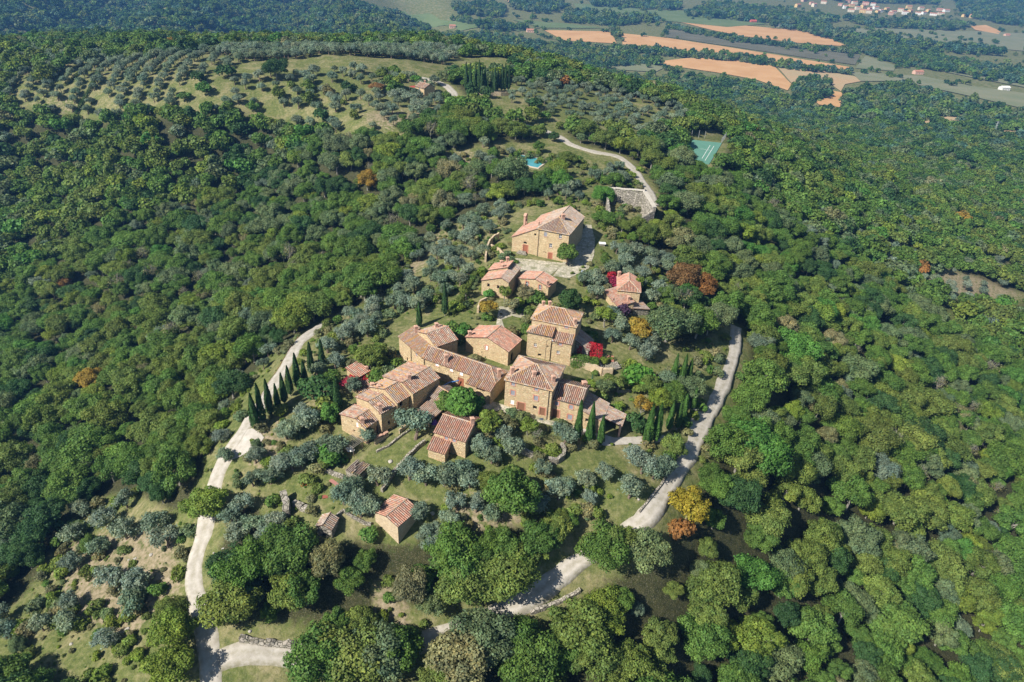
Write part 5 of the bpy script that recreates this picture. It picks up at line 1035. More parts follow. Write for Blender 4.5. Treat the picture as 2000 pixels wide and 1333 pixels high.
# olives: regular groves and looser terraces
OLIVE = []
def olive_fill(poly, sp, seed, keep=1.0, rows=None, Ht=(3.8, 5.2), zone='', grid_rot=0.0, rowsp=None):
    W = np.array(wpoly(poly)); c0 = W.mean(0); r = np.random.default_rng(seed); ca, sa = math.cos(grid_rot), math.sin(grid_rot); L = np.max(np.hypot(*(W-c0).T))+5
    if rowsp: a, b = np.meshgrid(np.arange(-L, L, sp), np.arange(-L, L, rowsp)); a = a.ravel()+r.normal(0, .45, a.size); b = b.ravel()+r.normal(0, .35, b.size)
    else: a, b = jitter_grid(-L, L, -L, L, sp, seed, .33)
    x = c0[0]+a*ca-b*sa; y = c0[1]+a*sa+b*ca; ok = inpoly(x, y, [tuple(p) for p in W]) & (r.random(len(x)) < keep) & (road_dist(x, y) > 2.2)
    for xx, yy in zip(x[ok], y[ok]):
        if clear_of(xx, yy, 2.6): OLIVE.append((xx, yy, r.uniform(*Ht), zone)); PLACED.append((xx, yy, 1.2))
def row_angle(pa, pb): a, b = on_ground(*pa), on_ground(*pb); return math.atan2(b[1]-a[1], b[0]-a[0])
olive_fill([(205,235),(300,228),(352,205),(385,165),(470,128),(300,108),(150,100),(60,104),(-60,118),(-60,190),(100,225)], 4.4, 1, .93, rowsp=10.2, Ht=(4.0, 5.2), zone='in the terraced rows of the upper left grove', grid_rot=row_angle((275,215),(330,120)))
olive_fill([(390,106),(560,98),(900,104),(870,128),(560,118),(470,125)], 5.0, 2, .97, Ht=(4.6, 6), zone='in the dense grove along the crest of the ridge')
olive_fill([(990,160),(1180,180),(1335,216),(1343,248),(1280,264),(1130,240),(1000,205)], 7.4, 3, .85, Ht=(3.8, 5.0), zone='on the open plateau right of the churchyard')
olive_fill([(480,150),(860,155),(900,200),(850,240),(780,270),(650,262),(560,242),(470,218),(400,230)], 7.5, 4, .7, Ht=(4,6), zone='on the ridge meadow below the far house')
olive_fill([(640,632),(720,600),(770,570),(800,520),(840,470),(890,440),(940,425),(1000,400),(990,440),(940,520),(900,560),(850,600),(780,640),(700,665)], 6.0, 5, .80, zone='on the stony slope between the wood and the church')
olive_fill([(1000,395),(1060,392),(1160,350),(1205,325),(1225,370),(1180,360),(1120,400)], 6.0, 6, .85, zone='on the terrace between the pool and the ruin')
olive_fill([(1200,490),(1300,505),(1310,560),(1280,600),(1230,580),(1180,600),(1130,570),(1120,552),(1190,520)], 5.6, 7, .85, zone='in the gardens right of the square')
olive_fill([(1160,610),(1290,690),(1300,720),(1210,715),(1180,690)], 5.2, 8, .85, zone='in the garden right of the tower house')
olive_fill([(150,985),(260,960),(330,1000),(385,1010),(360,1180),(330,1200),(385,1345),(-60,1345),(-60,1240),(60,1150)], 7.6, 9, .66, Ht=(3.8, 5.8), zone='on the stony bank left of the lower road')
olive_fill([(430,930),(520,985),(560,1010),(520,1080),(450,1060),(440,1000)], 6.5, 10, .85, zone='on the bank above the left bend')
olive_fill([(850,295),(960,272),(1000,300),(990,330),(880,335)], 8, 12, .6, zone='around the swimming pool'); olive_fill([(440,700),(560,680),(500,790),(440,860),(420,900)], 8.5, 13, .55, Ht=(3, 4.2), zone='on the grassy bank outside the left road')
olive_fill([(1790,545),(1960,510),(2000,590),(1850,600)], 9, 14, .75, zone='in the clearing at the right edge')
for u, v, h in ((552,926,5),(572,918,5.2),(588,912,5),(607,902,5),(640,880,4.6),(665,888,5.2),(604,838,5.6),(578,850,5),(560,858,4.5),(590,822,4.6),(672,985,5.6),(700,995,5.4),(688,965,5),(725,1004,5.2),(705,1010,5),(738,948,5.2),(800,937,5.6),(832,948,5.2),(868,948,5.6),(905,935,5),(918,952,5),(892,997,4.8),(930,1000,4.4),(1003,890,5.2),(1102,868,6),(1090,975,5.6),(1108,962,4.4),(1142,950,4.6),(1228,973,5.8),(1252,925,5.6),(1275,935,5.4),(1295,925,5),(1150,985,3.8),(1235,905,4.8),(718,866,4.5),(1218,508,6),(985,862,4.6),(960,905,4.6),(940,885,5),(1160,560,5.8),(1140,560,5.4),(1165,585,5.2),(692,766,4.6),(1300,750,4.4),(478,1002,5),(500,1042,4.8),(468,1058,5.2),(525,1055,4.6),(455,1025,4.8),(545,1030,4.4),(440,905,4.2),(500,905,4.4),(530,945,4.6),(495,950,4.2),(1060,930,4.2),(1180,935,4.4),(1055,1000,4.6),(960,1015,4.4),(880,1030,4.4),(820,1010,4.2),(640,690,5),(668,668,5),(690,655,4.8),(655,720,4.6),(620,735,4.4)):
    p = on_ground(u, v); h *= .9; OLIVE.append((p[0], p[1], h, 'on the lawns and terraces round the hamlet')); PLACED.append((p[0], p[1], 1.4))
OLIVE.sort(key=lambda o: math.hypot(o[0], o[1]))
STUFF = {}
def add_stuff(coll, x, y, z, s, tint, idx): STUFF.setdefault(coll, []).append((x, y, z, s, *tint, idx))
rs = random.Random(21)
def jit_t(t): j = rs.uniform(.85, 1.15); return (t[0]*j*rs.uniform(.92, 1.08), t[1]*j, t[2]*j*rs.uniform(.9, 1.1))
for k, (x, y, h, zone) in enumerate(OLIVE):
    tt = 'silver' if rs.random() < .55 else 'silver2'
    u, v = project((x, y, float(ground(x, y))))
    if k < 330 and -20 < u < 2020 and sum(1 for o in bpy.data.objects if False) == 0 and TREE_N.get('olive', 0) < 300:
        TREE_N['olive'] = TREE_N.get('olive', 0)+1; plant_at(x, y, 'olive_tree', h, tt, f'{size_word(h, 4.4, 5.0)}{NAMEOF[tt]} olive tree {where(u, v-15)}', 'olive tree', f'olive trees {zone}')
    else: add_stuff('olive', x, y, float(ground(x, y)), h/4.6, jit_t(TINT[tt]), rs.randrange(6))
# woodland
def wood_tint(x, y, r):
    n = math.sin(x*.031+1.3)*math.sin(y*.027)+.6*math.sin(x*.09+y*.07)
    k = r.random()
    if k < .0012: return 'gold'
    if k < .0022: return 'orange'
    if k < .055: return 'lime'
    if k < .095: return 'silver2'
    if k < .108: return 'tan'
    if k < .14: return 'bright'
    if n > .45: return 'olive' if k < .6 else 'green'
    if n < -.45: return 'grey' if k < .34 else 'dark' if k < .6 else 'green'
    return 'green' if k < .55 else 'olive' if k < .76 else 'dark' if k < .86 else 'grey'
NAMEOF.update(gold='golden', orange='orange brown', bright='bright green')
cx, cy = jitter_grid(-460, 620, 34, 640, 6.1, 31); cz = ground(cx, cy); cu, cv = project(np.stack([cx, cy, cz], -1)); rr = np.hypot(cx, cy)
ok = (cu > -330) & (cu < 2330) & (cv < 1560) & (cv > -120) & (cy > 30) & (road_dist(cx, cy) > 2.6)
rimmed = rr > 480
ok &= ~(within(cu, cv, OPEN) & ~rimmed)
r5 = np.random.default_rng(8); ok &= r5.random(len(cx)) > .06
# thinner oaks on the open lower left bank and meadow
ex, ey = jitter_grid(-130, -20, 40, 110, 11, 33); eu, ev = project(np.stack([ex, ey, ground(ex, ey)], -1)); e_ok = within(eu, ev, [OPEN[1]]) & (r5.random(len(ex)) < .45) & (road_dist(ex, ey) > 3.5)
mx, my = jitter_grid(-190, 120, 230, 470, 11, 34); mu, mv = project(np.stack([mx, my, ground(mx, my)], -1)); m_ok = within(mu, mv, [OPEN[6], OPEN[8], OPEN[7]]) & (r5.random(len(mx)) < np.where(mu > 960, .22, .62)) & (road_dist(mx, my) > 3)
cand = [(x, y, 1) for x, y in zip(cx[ok], cy[ok])] + [(x, y, .75) for x, y in zip(ex[e_ok], ey[e_ok])] + [(x, y, .8) for x, y in zip(mx[m_ok], my[m_ok])]
hand = list(PLACED); HA = np.array([(a, b, c_) for a, b, c_ in hand])
def zone_of(u, v):
    if v > 1000: return 'in the wood below the bottom road' if 560 < u < 1300 and v > 1230 else 'in the wood inside the road loop' if 430 < u < 1150 else 'in the dense wood at the lower right corner' if u >= 1150 else 'on the bank at the lower left corner'
    return 'in the wood on the left slope' if u < 700 else 'in the wood right of the right road'
for u, v in ((645,1350),(705,1335),(760,1350),(900,1325),(1030,1310),(1090,1300),(1120,1265),(1180,1215),(1210,1125),(1215,1190),(690,1150),(820,1150),(900,1170),(850,1195),(980,1150),(1010,1120),(600,1180),(680,1235),(560,1130),(640,1120),(760,1090),(920,1120),(960,1090),(1060,1085),(1090,1045),(1130,1070),(880,1100),(480,1150),(450,1215),(1180,1100),(470,1190)):
    p = on_ground(u, v); cand.append((p[0], p[1], 1.1))
EXCL = [[(1270,1000),(1330,1020),(1345,1080),(1290,1090)], [(1388,680),(1452,650),(1462,760),(1425,850),(1375,960),(1300,1030),(1268,1010),(1335,905),(1380,800)], [(1003,298),(1078,302),(1078,362),(1012,368)], [(1180,400),(1290,402),(1305,450),(1215,475),(1190,450)], [(400,1005),(465,1005),(430,1100),(385,1095)], [(400,1285),(615,1290),(615,1420),(420,1440)], [(795,1265),(880,1238),(880,1300),(800,1330)], [(940,1215),(1060,1160),(1150,1095),(1185,1120),(1085,1215),(970,1290),(930,1270)], [(330,1090),(395,1080),(400,1250),(370,1240)]]
cand.sort(key=lambda t: math.hypot(t[0], t[1])); n_ind = 0
for x, y, sc in cand:
    if any(inpoly(*project((x, y, float(ground(x, y)))), e_) for e_ in EXCL): continue
    if np.min(np.hypot(HA[:, 0]-x, HA[:, 1]-y)-HA[:, 2]) < 2.2 or np.min(np.hypot(HP[:, 0]-x, HP[:, 1]-y)) < 5.0: continue
    z = float(ground(x, y)); u, v = project((x, y, z)); h = rs.choice([rs.uniform(4, 6), rs.uniform(6, 8), rs.uniform(7.5, 10)])*sc; tt = wood_tint(x, y, rs); rd_ = math.hypot(x, y)
    if tt in ('gold', 'orange') and rd_ < 210: tt = 'lime'
    if tt == 'silver2': h *= .75
    if 430 < u < 1290 and 1000 < v < 1240: h = min(h, 9.2)
    if n_ind < 300 and 0 < u < 2000 and v < 1420:
        n_ind += 1; plant_at(x, y, 'oak_tree', h, tt, f'{size_word(h, 6.8, 9.0)}{NAMEOF[tt]} tree {where(u, v-30)}', 'tree', f'trees {zone_of(u, v)}', rs.uniform(.85, 1.15), z)
    else:
        if rs.random() < .035 and rd_ < 330: add_stuff('bare', x, y, z, h/7.5, TINT['tan'], rs.randrange(2))
        else: add_stuff('oak' if rd_ < 330 else 'mid', x, y, z-.3, h/8, jit_t(TINT[tt]), rs.randrange(9 if rd_ < 330 else 6))
# undergrowth of shrubs where the ground is open
SHRUB = []
bx, by = jitter_grid(-150, 150, 45, 300, 1.7, 51); bu, bv = project(np.stack([bx, by, ground(bx, by)], -1)); b_ok = within(bu, bv, [OPEN[0], OPEN[1], OPEN[2], OPEN[3], OPEN[8], OPEN[11], OPEN[10]]) & (r5.random(len(bx)) < .42) & (road_dist(bx, by) > .8) & (np.sin(bx*.11+1)*np.sin(by*.13) > -.35)
for x, y in zip(bx[b_ok], by[b_ok]):
    u, v = project((x, y, float(ground(x, y))))
    if np.min(np.hypot(HP[:, 0]-x, HP[:, 1]-y)) > 2.2 and not inpoly(u, v, [(995,500),(1160,440),(1165,510),(1060,560)]) and not inpoly(u, v, [(1080,880),(1250,880),(1240,960),(1100,950)]):
        add_stuff('bush', x, y, float(ground(x, y))-.15, rs.choice([.14, .18, .22, .28, .36, .45, .65, .95, 1.2])*1.15, jit_t(TINT[rs.choice(['green','olive','grey','lime','tan','olive','lime','tan'])]), rs.randrange(4))
# mid and far woods behind the ridge and across the valley
WOODS = [[(-500,-160),(640,-160),(700,8),(790,34),(850,66),(960,76),(1060,90),(1100,96),(1200,106),(1290,120),(1296,128),(1190,132),(1180,148),(1230,156),(1290,152),(1400,160),(1490,174),(1540,194),(1600,219),(1645,226),(1650,180),(1740,174),(1800,174),(1840,194),(1900,205),(2000,225),(2500,330),(2500,900),(-500,900)],
 [(1545,172),(1565,158),(1615,160),(1618,192),(1595,206),(1545,190)], [(1380,106),(1480,117),(1580,136),(1664,144),(1664,148),(1560,141),(1440,122),(1300,112),(1200,102),(1080,90),(1080,86),(1200,97)],
 [(1300,52),(1400,70),(1480,83),(1560,94),(1650,102),(1690,108),(1600,101),(1450,86),(1340,66),(1300,55)], [(1490,56),(1600,56),(1680,78),(1760,95),(1880,127),(2100,152),(2100,168),(1900,150),(1760,130),(1680,105),(1640,85),(1560,62)],
 [(1400,10),(1500,20),(1640,42),(1600,54),(1480,45),(1330,33)], [(1640,38),(1900,52),(1850,62),(1700,55)], [(1840,-40),(2300,-40),(2300,66),(1960,50),(1880,33)], [(990,-6),(1090,4),(1120,20),(1060,30),(1000,20)], [(880,8),(990,16),(980,36),(890,30)], [(880,40),(1000,50),(1040,60),(960,62)],
 [(1100,28),(1240,35),(1300,44),(1200,52),(1100,45)], [(1192,58),(1214,64),(1215,84),(1203,82)], [(1150,0),(1330,10),(1320,22),(1160,14)], [(1700,72),(1800,90),(1950,100),(1950,112),(1820,104),(1700,82)], [(1850,120),(2100,165),(2100,190),(1850,135)], [(1560,-30),(1850,-30),(1830,10),(1640,6)]]
HILL_R = None
FIELDHOLES = [[(1783,240),(1850,228),(1885,232),(1870,246),(1800,252)], [(1940,256),(2100,262),(2100,272),(1930,266)]]
for lo, hi, sp, key, seed in ((470, 1000, 8.0, 'mid', 41), (1000, 1900, 10.5, 'far', 42), (1900, 4300, 17.0, 'far', 43)):
    gx, gy = jitter_grid(-hi*.9, hi*.9, 0, hi, sp, seed); rr = np.hypot(gx, gy); k = (rr > lo) & (rr < hi) & (gy > abs(gx)*.75); gx, gy, rr = gx[k], gy[k], rr[k]
    gz = ground(gx, gy); gu2, gv2 = project(np.stack([gx, gy, gz], -1)); k = (gu2 > -260) & (gu2 < 2260) & (gv2 > -130) & within(gu2, gv2, WOODS) & ~within(gu2, gv2, FIELDHOLES)
    if lo == 470: k &= ~((cu.max() > 0) & (np.abs(gx) < 0))
    rj = np.random.default_rng(seed); dens = np.sin(gx*.012)*np.sin(gy*.009+1); k &= rj.random(len(gx)) < .93
    for x, y, z in zip(gx[k], gy[k], gz[k]):
        if lo == 470 and -460 < x < 620 and y < 640: continue
        add_stuff(key, x, y, z-.3, rs.choice([.55, .8, 1.0, 1.25, 1.5])*rs.uniform(.9, 1.1)*(1 if sp < 9 else 1.15 if sp < 12 else 1.7), jit_t(TINT[rs.choice(['green','olive','dark','dark','grey','bluegreen','green'])]), rs.randrange(6))
# single trees dotted over the valley fields
for _ in range(520):
    u, v = rs.uniform(900, 2100), rs.uniform(-20, 170); p = on_ground(u, v)
    if math.hypot(p[0], p[1]) > 900 and not within(np.array([u]), np.array([v]), WOODS)[0] and not within(np.array([u]), np.array([v]), [[(1060,58),(1400,88),(1660,130),(1700,157),(1640,212),(1340,140),(1280,118),(1080,82)], [(1320,40),(1560,60),(1660,96),(1330,52)]])[0]:
        for _k in range(rs.choice([1, 1, 2, 4])): x, y = p[0]+rs.uniform(-14, 14), p[1]+rs.uniform(-14, 14); add_stuff('far', x, y, float(ground(x, y))-.3, rs.uniform(.7, 1.4), jit_t(TINT[rs.choice(['green','dark','olive'])]), rs.randrange(6))

# ---- prototypes for the masses, instanced over points
def proto_coll(name, meshes):
    cl = bpy.data.collections.new(name)
    for i, ms in enumerate(meshes):
        bm = bmesh.new(); nm = 0; me = bpy.data.meshes.new(name)
        o = bpy.data.objects.new(f'{name}_{i:02d}', ms if not isinstance(ms, tuple) else join_mesh(name, *ms)); cl.objects.link(o); bm.free()
    return cl
def join_mesh(name, cm, tm):
    Vs, Fs, Ts = [], [], []; mats = []; off = 0; me = bpy.data.meshes.new(name); mi = []
    for i, m in enumerate((cm, tm)):
        v = np.zeros(len(m.vertices)*3); m.vertices.foreach_get('co', v); Vs.append(v.reshape(-1, 3)); t = np.zeros(len(m.polygons)*4); m.attributes['tint'].data.foreach_get('color', t); Ts.append(t.reshape(-1, 4)[:, :3])
        li = np.zeros(len(m.loops), np.int32); m.loops.foreach_get('vertex_index', li); Fs.append(li.reshape(-1, 4)+off); off += len(m.vertices); mi += [i]*len(m.polygons); mats.append(m.materials[0])
    me = arr_mesh(name, np.concatenate(Vs), np.concatenate(Fs), mats, np.concatenate(Ts)); me.polygons.foreach_set('material_index', np.array(mi, np.int32)); return me
def crown_only(seed, H, Rr, lobes, per, leaf, **k): V, Fq, T, *_x = crown(seed, H, Rr, lobes, per, leaf, **k); return arr_mesh('crown', V, Fq, m_leaf, T)
PROTO = {'oak': proto_coll('oak_mass', KIND['oak_tree'][1]), 'olive': proto_coll('olive_mass', KIND['olive_tree'][1]), 'bare': proto_coll('bare_mass', KIND['bare_tree'][1]), 'bush': proto_coll('bush_mass', KIND['bush'][1]),
 'mid': proto_coll('mid_mass', [crown_only(200+i, 8, 4.5, 20, 52, .55, base=.12) for i in range(6)]), 'far': proto_coll('far_mass', [crown_only(220+i, 8, 4.6, 10, 26, 1.0, base=.05, lobe_r=(.35,.5)) for i in range(6)])}
def mass(key, name, label):
    A = np.array(STUFF[key]); n = len(A); me = bpy.data.meshes.new(name); me.vertices.add(n); me.vertices.foreach_set('co', A[:, :3].astype(np.float32).ravel())
    for nm, ty, val in (('kind_index', 'INT', A[:, 7].astype(np.int32)),): a = me.attributes.new(nm, ty, 'POINT'); a.data.foreach_set('value', val)
    a = me.attributes.new('leaf_tint', 'FLOAT_COLOR', 'POINT'); a.data.foreach_set('color', np.c_[A[:, 4:7], np.ones(n)].astype(np.float32).ravel())
    wd = np.random.default_rng(n+1).uniform(.8, 1.22, n); wd = wd if key in ('oak', 'mid', 'olive') else wd*0+1; a = me.attributes.new('scl', 'FLOAT_VECTOR', 'POINT'); a.data.foreach_set('vector', np.c_[A[:, 3]*wd, A[:, 3]*wd*(1+.12*np.sin(np.arange(n)*1.7)), A[:, 3]].astype(np.float32).ravel())
    a = me.attributes.new('turn', 'FLOAT_VECTOR', 'POINT'); rr_ = np.random.default_rng(n); a.data.foreach_set('vector', np.c_[rr_.uniform(-.07,.07,n), rr_.uniform(-.07,.07,n), rr_.uniform(0, 6.28, n)].astype(np.float32).ravel())
    o = bpy.data.objects.new(name, me); COL.objects.link(o); tag(o, label, kind='stuff')
    g = bpy.data.node_groups.new(name+'_scatter', 'GeometryNodeTree'); g.interface.new_socket('Geometry', in_out='INPUT', socket_type='NodeSocketGeometry'); g.interface.new_socket('Geometry', in_out='OUTPUT', socket_type='NodeSocketGeometry')
    N = g.nodes; gi = N.new('NodeGroupInput'); go = N.new('NodeGroupOutput'); ci = N.new('GeometryNodeCollectionInfo'); ci.inputs[0].default_value = PROTO[key]; ci.inputs['Separate Children'].default_value = True; ci.inputs['Reset Children'].default_value = True
    ip = N.new('GeometryNodeInstanceOnPoints'); ip.inputs['Pick Instance'].default_value = True
    def na(nm, ty): x = N.new('GeometryNodeInputNamedAttribute'); x.data_type = ty; x.inputs[0].default_value = nm; return x.outputs[0]
    L = g.links; L.new(gi.outputs[0], ip.inputs['Points']); L.new(ci.outputs[0], ip.inputs['Instance']); L.new(na('kind_index', 'INT'), ip.inputs['Instance Index'])
    e2r = N.new('FunctionNodeEulerToRotation'); L.new(na('turn', 'FLOAT_VECTOR'), e2r.inputs[0]); L.new(e2r.outputs[0], ip.inputs['Rotation']); L.new(na('scl', 'FLOAT_VECTOR'), ip.inputs['Scale']); L.new(ip.outputs[0], go.inputs[0])
    m = o.modifiers.new('scatter', 'NODES'); m.node_group = g
for key, name, label in (('oak', 'oak_wood', 'dense green oak wood clothing both slopes of the ridge'), ('mid', 'ridge_wood', 'mixed green wood beyond the nearer slopes and behind the ridge'), ('far', 'valley_woods', 'far blue green woods and hedgerows across the valley'), ('olive', 'olive_groves', 'rows of silvery olive trees on the far end of the ridge'), ('bare', 'bare_trees', 'scattered pale bare trees within the wood'), ('bush', 'undergrowth', 'low shrubs and weeds on the open banks and terraces')):
    if key in STUFF: mass(key, name, label)

# ------------------------------------------------------------------ valley fields and the far village
def field_mat(name, a, b, sc=.02, stripe=None):
    t = NT(name); n = t.noise(t.pos(), sc, 5); cc = t.mix(t.ramp(n, [(.35, (0,0,0)), (.65, (1,1,1))]), a, b); f = t.noise(t.pos(), .25, 3); cc = t.mix(t.math('MULTIPLY', f, .35), cc, tuple(x*.7 for x in a)); return t.done(t.bsdf(cc, .95, .1))
mf_b = field_mat('ploughed_earth', (.50,.28,.12), (.58,.35,.165)); mf_s = field_mat('stubble', (.40,.31,.17), (.46,.30,.16)); mf_g = field_mat('field_grass', (.115,.165,.06), (.16,.20,.085)); mf_d = field_mat('dark_fallow', (.115,.115,.075), (.16,.15,.10)); mf_p = field_mat('pale_pasture', (.17,.19,.10), (.23,.225,.135))
FIELDS = [('ploughed_field', [(1062,60),(1180,62),(1196,66),(1204,86),(1100,80)], mf_b), ('ploughed_field', [(1213,66),(1300,75),(1400,90),(1560,116),(1664,133),(1640,139),(1560,131),(1440,112),(1300,100),(1216,88)], mf_b), ('ploughed_field', [(1280,122),(1340,115),(1420,114),(1508,126),(1546,166),(1538,178),(1480,158),(1400,143),(1310,130)], mf_b),
 ('stubble_field', [(1514,127),(1600,139),(1702,156),(1650,166),(1642,180),(1618,162),(1562,158),(1548,166)], mf_s), ('ploughed_field', [(1620,178),(1645,182),(1640,211),(1600,206),(1592,200),(1616,192)], mf_b), ('ploughed_field', [(1318,42),(1350,38),(1440,50),(1560,60),(1620,75),(1655,92),(1560,85),(1450,72),(1400,62)], mf_b),
 ('fallow_field', [(1300,57),(1380,68),(1500,87),(1680,109),(1670,128),(1560,112),(1400,88),(1300,73)], mf_d), ('fallow_field', [(1690,110),(1750,130),(1745,140),(1670,135)], mf_p), ('green_field', [(1182,126),(1250,121),(1296,134),(1280,142),(1210,138)], mf_p), ('green_field', [(700,18),(790,22),(860,40),(1010,62),(1050,58),(900,62),(800,40)], mf_g),
 ('green_field', [(1000,40),(1090,46),(1180,56),(1060,56)], mf_g), ('green_field', [(1240,20),(1340,22),(1500,48),(1420,54),(1300,42)], mf_g), ('green_field', [(1120,8),(1240,12),(1260,28),(1130,24)], mf_g), ('pasture', [(1660,142),(1800,150),(1900,170),(2100,200),(2100,222),(1990,212),(1850,180),(1760,160),(1680,160)], mf_p), ('pasture', [(1700,110),(1800,132),(2000,172),(2100,186),(2100,170),(1900,150)], mf_p), ('pasture', [(1640,58),(1760,80),(1900,92),(2100,110),(2100,70),(1900,62),(1700,56)], mf_p),
 ('ploughed_field', [(1895,52),(1925,50),(1955,62),(1950,68),(1905,60)], mf_b), ('dry_field', [(1785,241),(1850,230),(1882,233),(1868,245),(1800,251)], mf_s), ('dry_field', [(1940,258),(2090,262),(2090,270),(1935,265)], mf_s), ('valley_road', [(982,0),(1000,8),(1052,26),(1056,25),(1004,5),(988,-2)], mf_s), ('valley_road', [(1390,2),(1500,16),(1620,30),(1620,28),(1500,13),(1390,0)], mf_p)]
for i, (nm, px, mt) in enumerate(FIELDS): drape(nm, wpoly(px), .9+.03*i, mt, 22)
def far_house(x, y, w, d, h, rot, wc, rc, label, group):
    z = float(ground(x, y)); hh = empty('village_house', (x, y, z), label, 'house', group); ex_ = np.array([math.cos(rot), math.sin(rot)]); fr = Frame((x-ex_[0]*w/2, y-ex_[1]*w/2), ex_, w, d); mb = MB(); zb = z-1; ze = z+h
    c4 = [(0,0),(w,0),(w,d),(0,d)]
    for i in range(4): p, q = c4[i], c4[(i+1) % 4]; mb.poly([fr.P(*p, zb), fr.P(*q, zb), fr.P(*q, ze), fr.P(*p, ze)])
    mb.poly([fr.P(w,0,ze), fr.P(w,d,ze), fr.P(w,d/2,ze+d*.22)]); mb.poly([fr.P(0,d,ze), fr.P(0,0,ze), fr.P(0,d/2,ze+d*.22)]); mb.build('wall', wc, hh)
    mb = MB(); o = .6; k = d*.22
    for a, b in ((-o, d/2), (d+o, d/2)): mb.poly([fr.P(-o,a,ze-o*.44+.25), fr.P(w+o,a,ze-o*.44+.25), fr.P(w+o,b,ze+k+.25), fr.P(-o,b,ze+k+.25)] if a < 0 else [fr.P(w+o,a,ze-o*.44+.25), fr.P(-o,a,ze-o*.44+.25), fr.P(-o,b,ze+k+.25), fr.P(w+o,b,ze+k+.25)])
    mb.build('roof', rc, hh); mb = MB()
    for t in (.2, .5, .8):
        for zz in ((1.6, 4.4) if h > 5.5 else (1.7,)): mb.box(fr.P(w*t, -.03, z+zz), (*(fr.ex*.5), 0), (*(fr.ey*.04), 0), (0,0,.7))
    o = mb.build('window', m_glass, hh, kind='stuff'); return hh
WC = [('cream', plain('cream_render', (.66,.58,.44))), ('white', plain('white_render', (.72,.70,.65))), ('ochre', plain('ochre_render', (.62,.44,.20))), ('pink', plain('pink_render', (.60,.38,.28)))]
RC = plain('red_roof', (.42,.20,.13), .9, .1, .2, .4)
for u, v in [(1640,12),(1652,18),(1664,14),(1676,20),(1688,17),(1700,22),(1712,19),(1722,25),(1734,21),(1746,27),(1758,24),(1768,29),(1780,26),(1792,30),(1806,29),(1822,31),(1838,30),(1670,9),(1655,6),(1690,10),(1705,12),(1800,20),(1815,24),(1662,24),(1716,28),(1740,30),(1730,3),(1750,2),(1708,2),(1608,8),(1572,4),(1586,10),(1592,14),(1886,34),(1900,36),(1915,38),(1950,38),(1970,40),(1560,15),(1850,24),(1836,22),(1776,18),(1684,26),(1696,27)]:
    p = on_ground(u, v); cn, wc = rs.choice(WC); far_house(p[0], p[1], rs.uniform(13, 22), rs.uniform(9, 12), rs.uniform(6, 9.5), rs.uniform(-.5, .7), wc, RC, f'{cn} walled house with red roof in the far village', f'{cn} houses of the far village')
for u, v, w_, lab, wc, rc in ((1472,45,16,'small bright red roofed farmhouse above the upper ploughed field', plain('red_render', (.50,.13,.09)), plain('bright_red_roof', (.52,.12,.09))), (1795,146,17,'pink farmhouse beside the dark pine clump in the valley', WC[3][1], RC), (1525,53,20,'long dark roofed farm shed right of the red farmhouse', WC[1][1], plain('dark_roof', (.14,.12,.13))), (1036,64,15,'low red roofed farm at the left end of the ploughed field', WC[3][1], RC), (884,56,12,'small pink farm half hidden in the valley trees', WC[3][1], RC), (1964,178,15,'white farm building by the lower valley road', WC[1][1], WC[1][1]), (1968,72,14,'small pink house at the right edge of the valley', WC[3][1], RC), (1570,36,12,'little white shed in the valley meadow', WC[1][1], RC)):
    p = on_ground(u, v); far_house(p[0], p[1], w_, 9, 5, .2, wc, rc, lab, None)
# electricity pylon on the right
p = on_ground(1940, 262); mb = MB()
for sx in (-1.3, 1.3):
    for sy in (-1.3, 1.3): mb.tube([p+np.array([sx,sy,-1]), p+np.array([sx*.2,sy*.2,15])], .12, 4)
for z in (3, 6, 9, 12): s = 1.3*(1-z/18); mb.tube([p+np.array([-s,-s,z]), p+np.array([s,-s,z+2])], .08, 4); mb.tube([p+np.array([s,s,z]), p+np.array([-s,s,z+2])], .08, 4)
for z in (12.5, 14.5): mb.tube([p+np.array([-3,0,z]), p+np.array([3,0,z])], .1, 4)
tag(mb.build('electricity_pylon', m_metal, None, p), 'grey lattice pylon above the trees near the right edge', 'pylon')

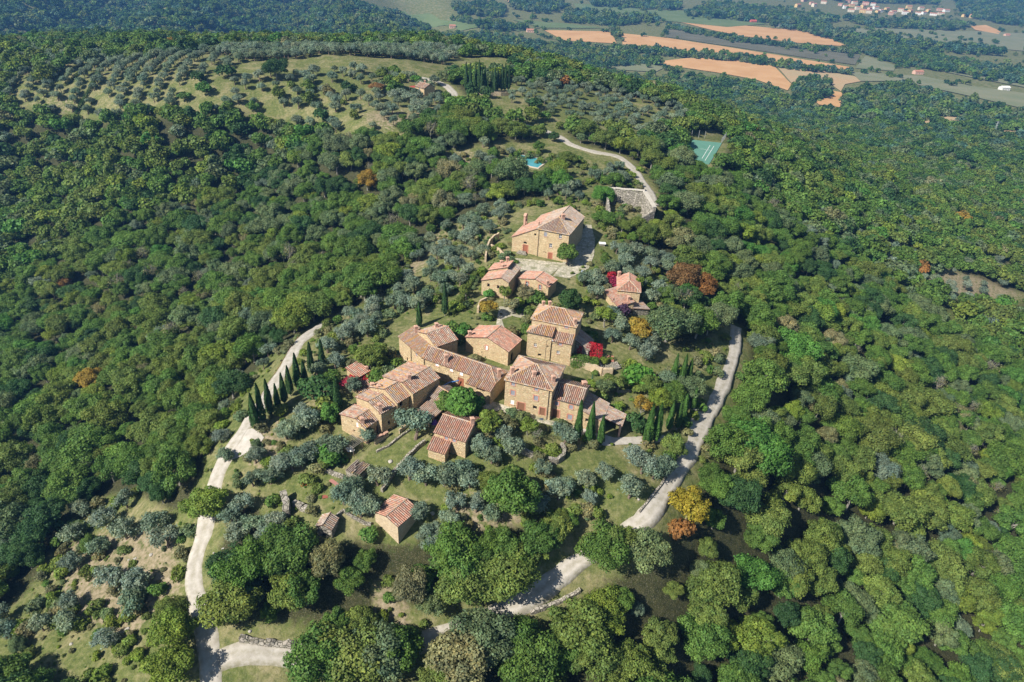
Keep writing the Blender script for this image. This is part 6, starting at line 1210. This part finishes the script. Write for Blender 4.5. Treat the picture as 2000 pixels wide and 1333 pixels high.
from collections import defaultdict
_by = defaultdict(list)
for o in COL.objects:
    if o.type == 'EMPTY' and o.parent is None and o.get('category') in ('tree', 'olive tree', 'house', 'bush') and o.name.split('.')[0] != 'stone_house' and o.get('group'): _by[o['label']].append(o)
for lab, os_ in _by.items():     # the few that would share a label are told apart by their place
    if 5 <= len(os_) <= 20:
        os_.sort(key=lambda o: float(project(tuple(o.location))[0]))
        for o, q in zip(os_, ORD+['eleventh', 'twelfth', 'thirteenth', 'fourteenth', 'fifteenth', 'sixteenth', 'seventeenth', 'eighteenth', 'nineteenth', 'twentieth']): o['label'] = f'{lab}, {q} from left'
    if 2 <= len(os_) <= 4:
        os_.sort(key=lambda o: float(project(tuple(o.location))[0])); nm = {2: ('left', 'right'), 3: ('left', 'middle', 'right'), 4: ('far left', 'left', 'right', 'far right')}[len(os_)]
        for o, q in zip(os_, nm): o['label'] = f'{lab}, {q} of {["two", "three", "four"][len(os_)-2]}'
for os_ in _by.values():
    for o in os_:
        if len(o['label'].split()) > 16: o['label'] = o['label'].replace('well ', '').replace('just ', '')
        if len(o['label'].split()) > 16: o['label'] = o['label'].replace('grey green', 'grey').replace('mid green', 'green')

# ------------------------------------------------------------------ the air between
bm = bmesh.new(); bmesh.ops.create_cube(bm, size=1.0); me = bpy.data.meshes.new('haze'); bm.to_mesh(me); bm.free()
hz = bpy.data.objects.new('haze', me); COL.objects.link(hz); zlo = float(_GZ.min())-1; ztop = max(float(_GZ.max())+12, CAM_H+6)
hz.scale = (13400, 13400, ztop-zlo); hz.location = (0, 0, (ztop+zlo)/2); tag(hz, kind='stuff')
m = bpy.data.materials.new('haze_air'); m.use_nodes = True; t = m.node_tree; t.nodes.clear(); o_ = t.nodes.new('ShaderNodeOutputMaterial'); pv = t.nodes.new('ShaderNodeVolumePrincipled')
pv.inputs['Color'].default_value = (.18, .47, 1.0, 1); pv.inputs['Density'].default_value = HAZE; pv.inputs['Anisotropy'].default_value = 0.2
t.links.new(pv.outputs[0], o_.inputs['Volume']); me.materials.append(m)
from collections import Counter
print(Counter(o[3] for o in OLIVE))
print('individual oaks', n_ind, 'olives', TREE_N, {k: len(v) for k, v in STUFF.items()}, 'objects', len(bpy.data.objects))
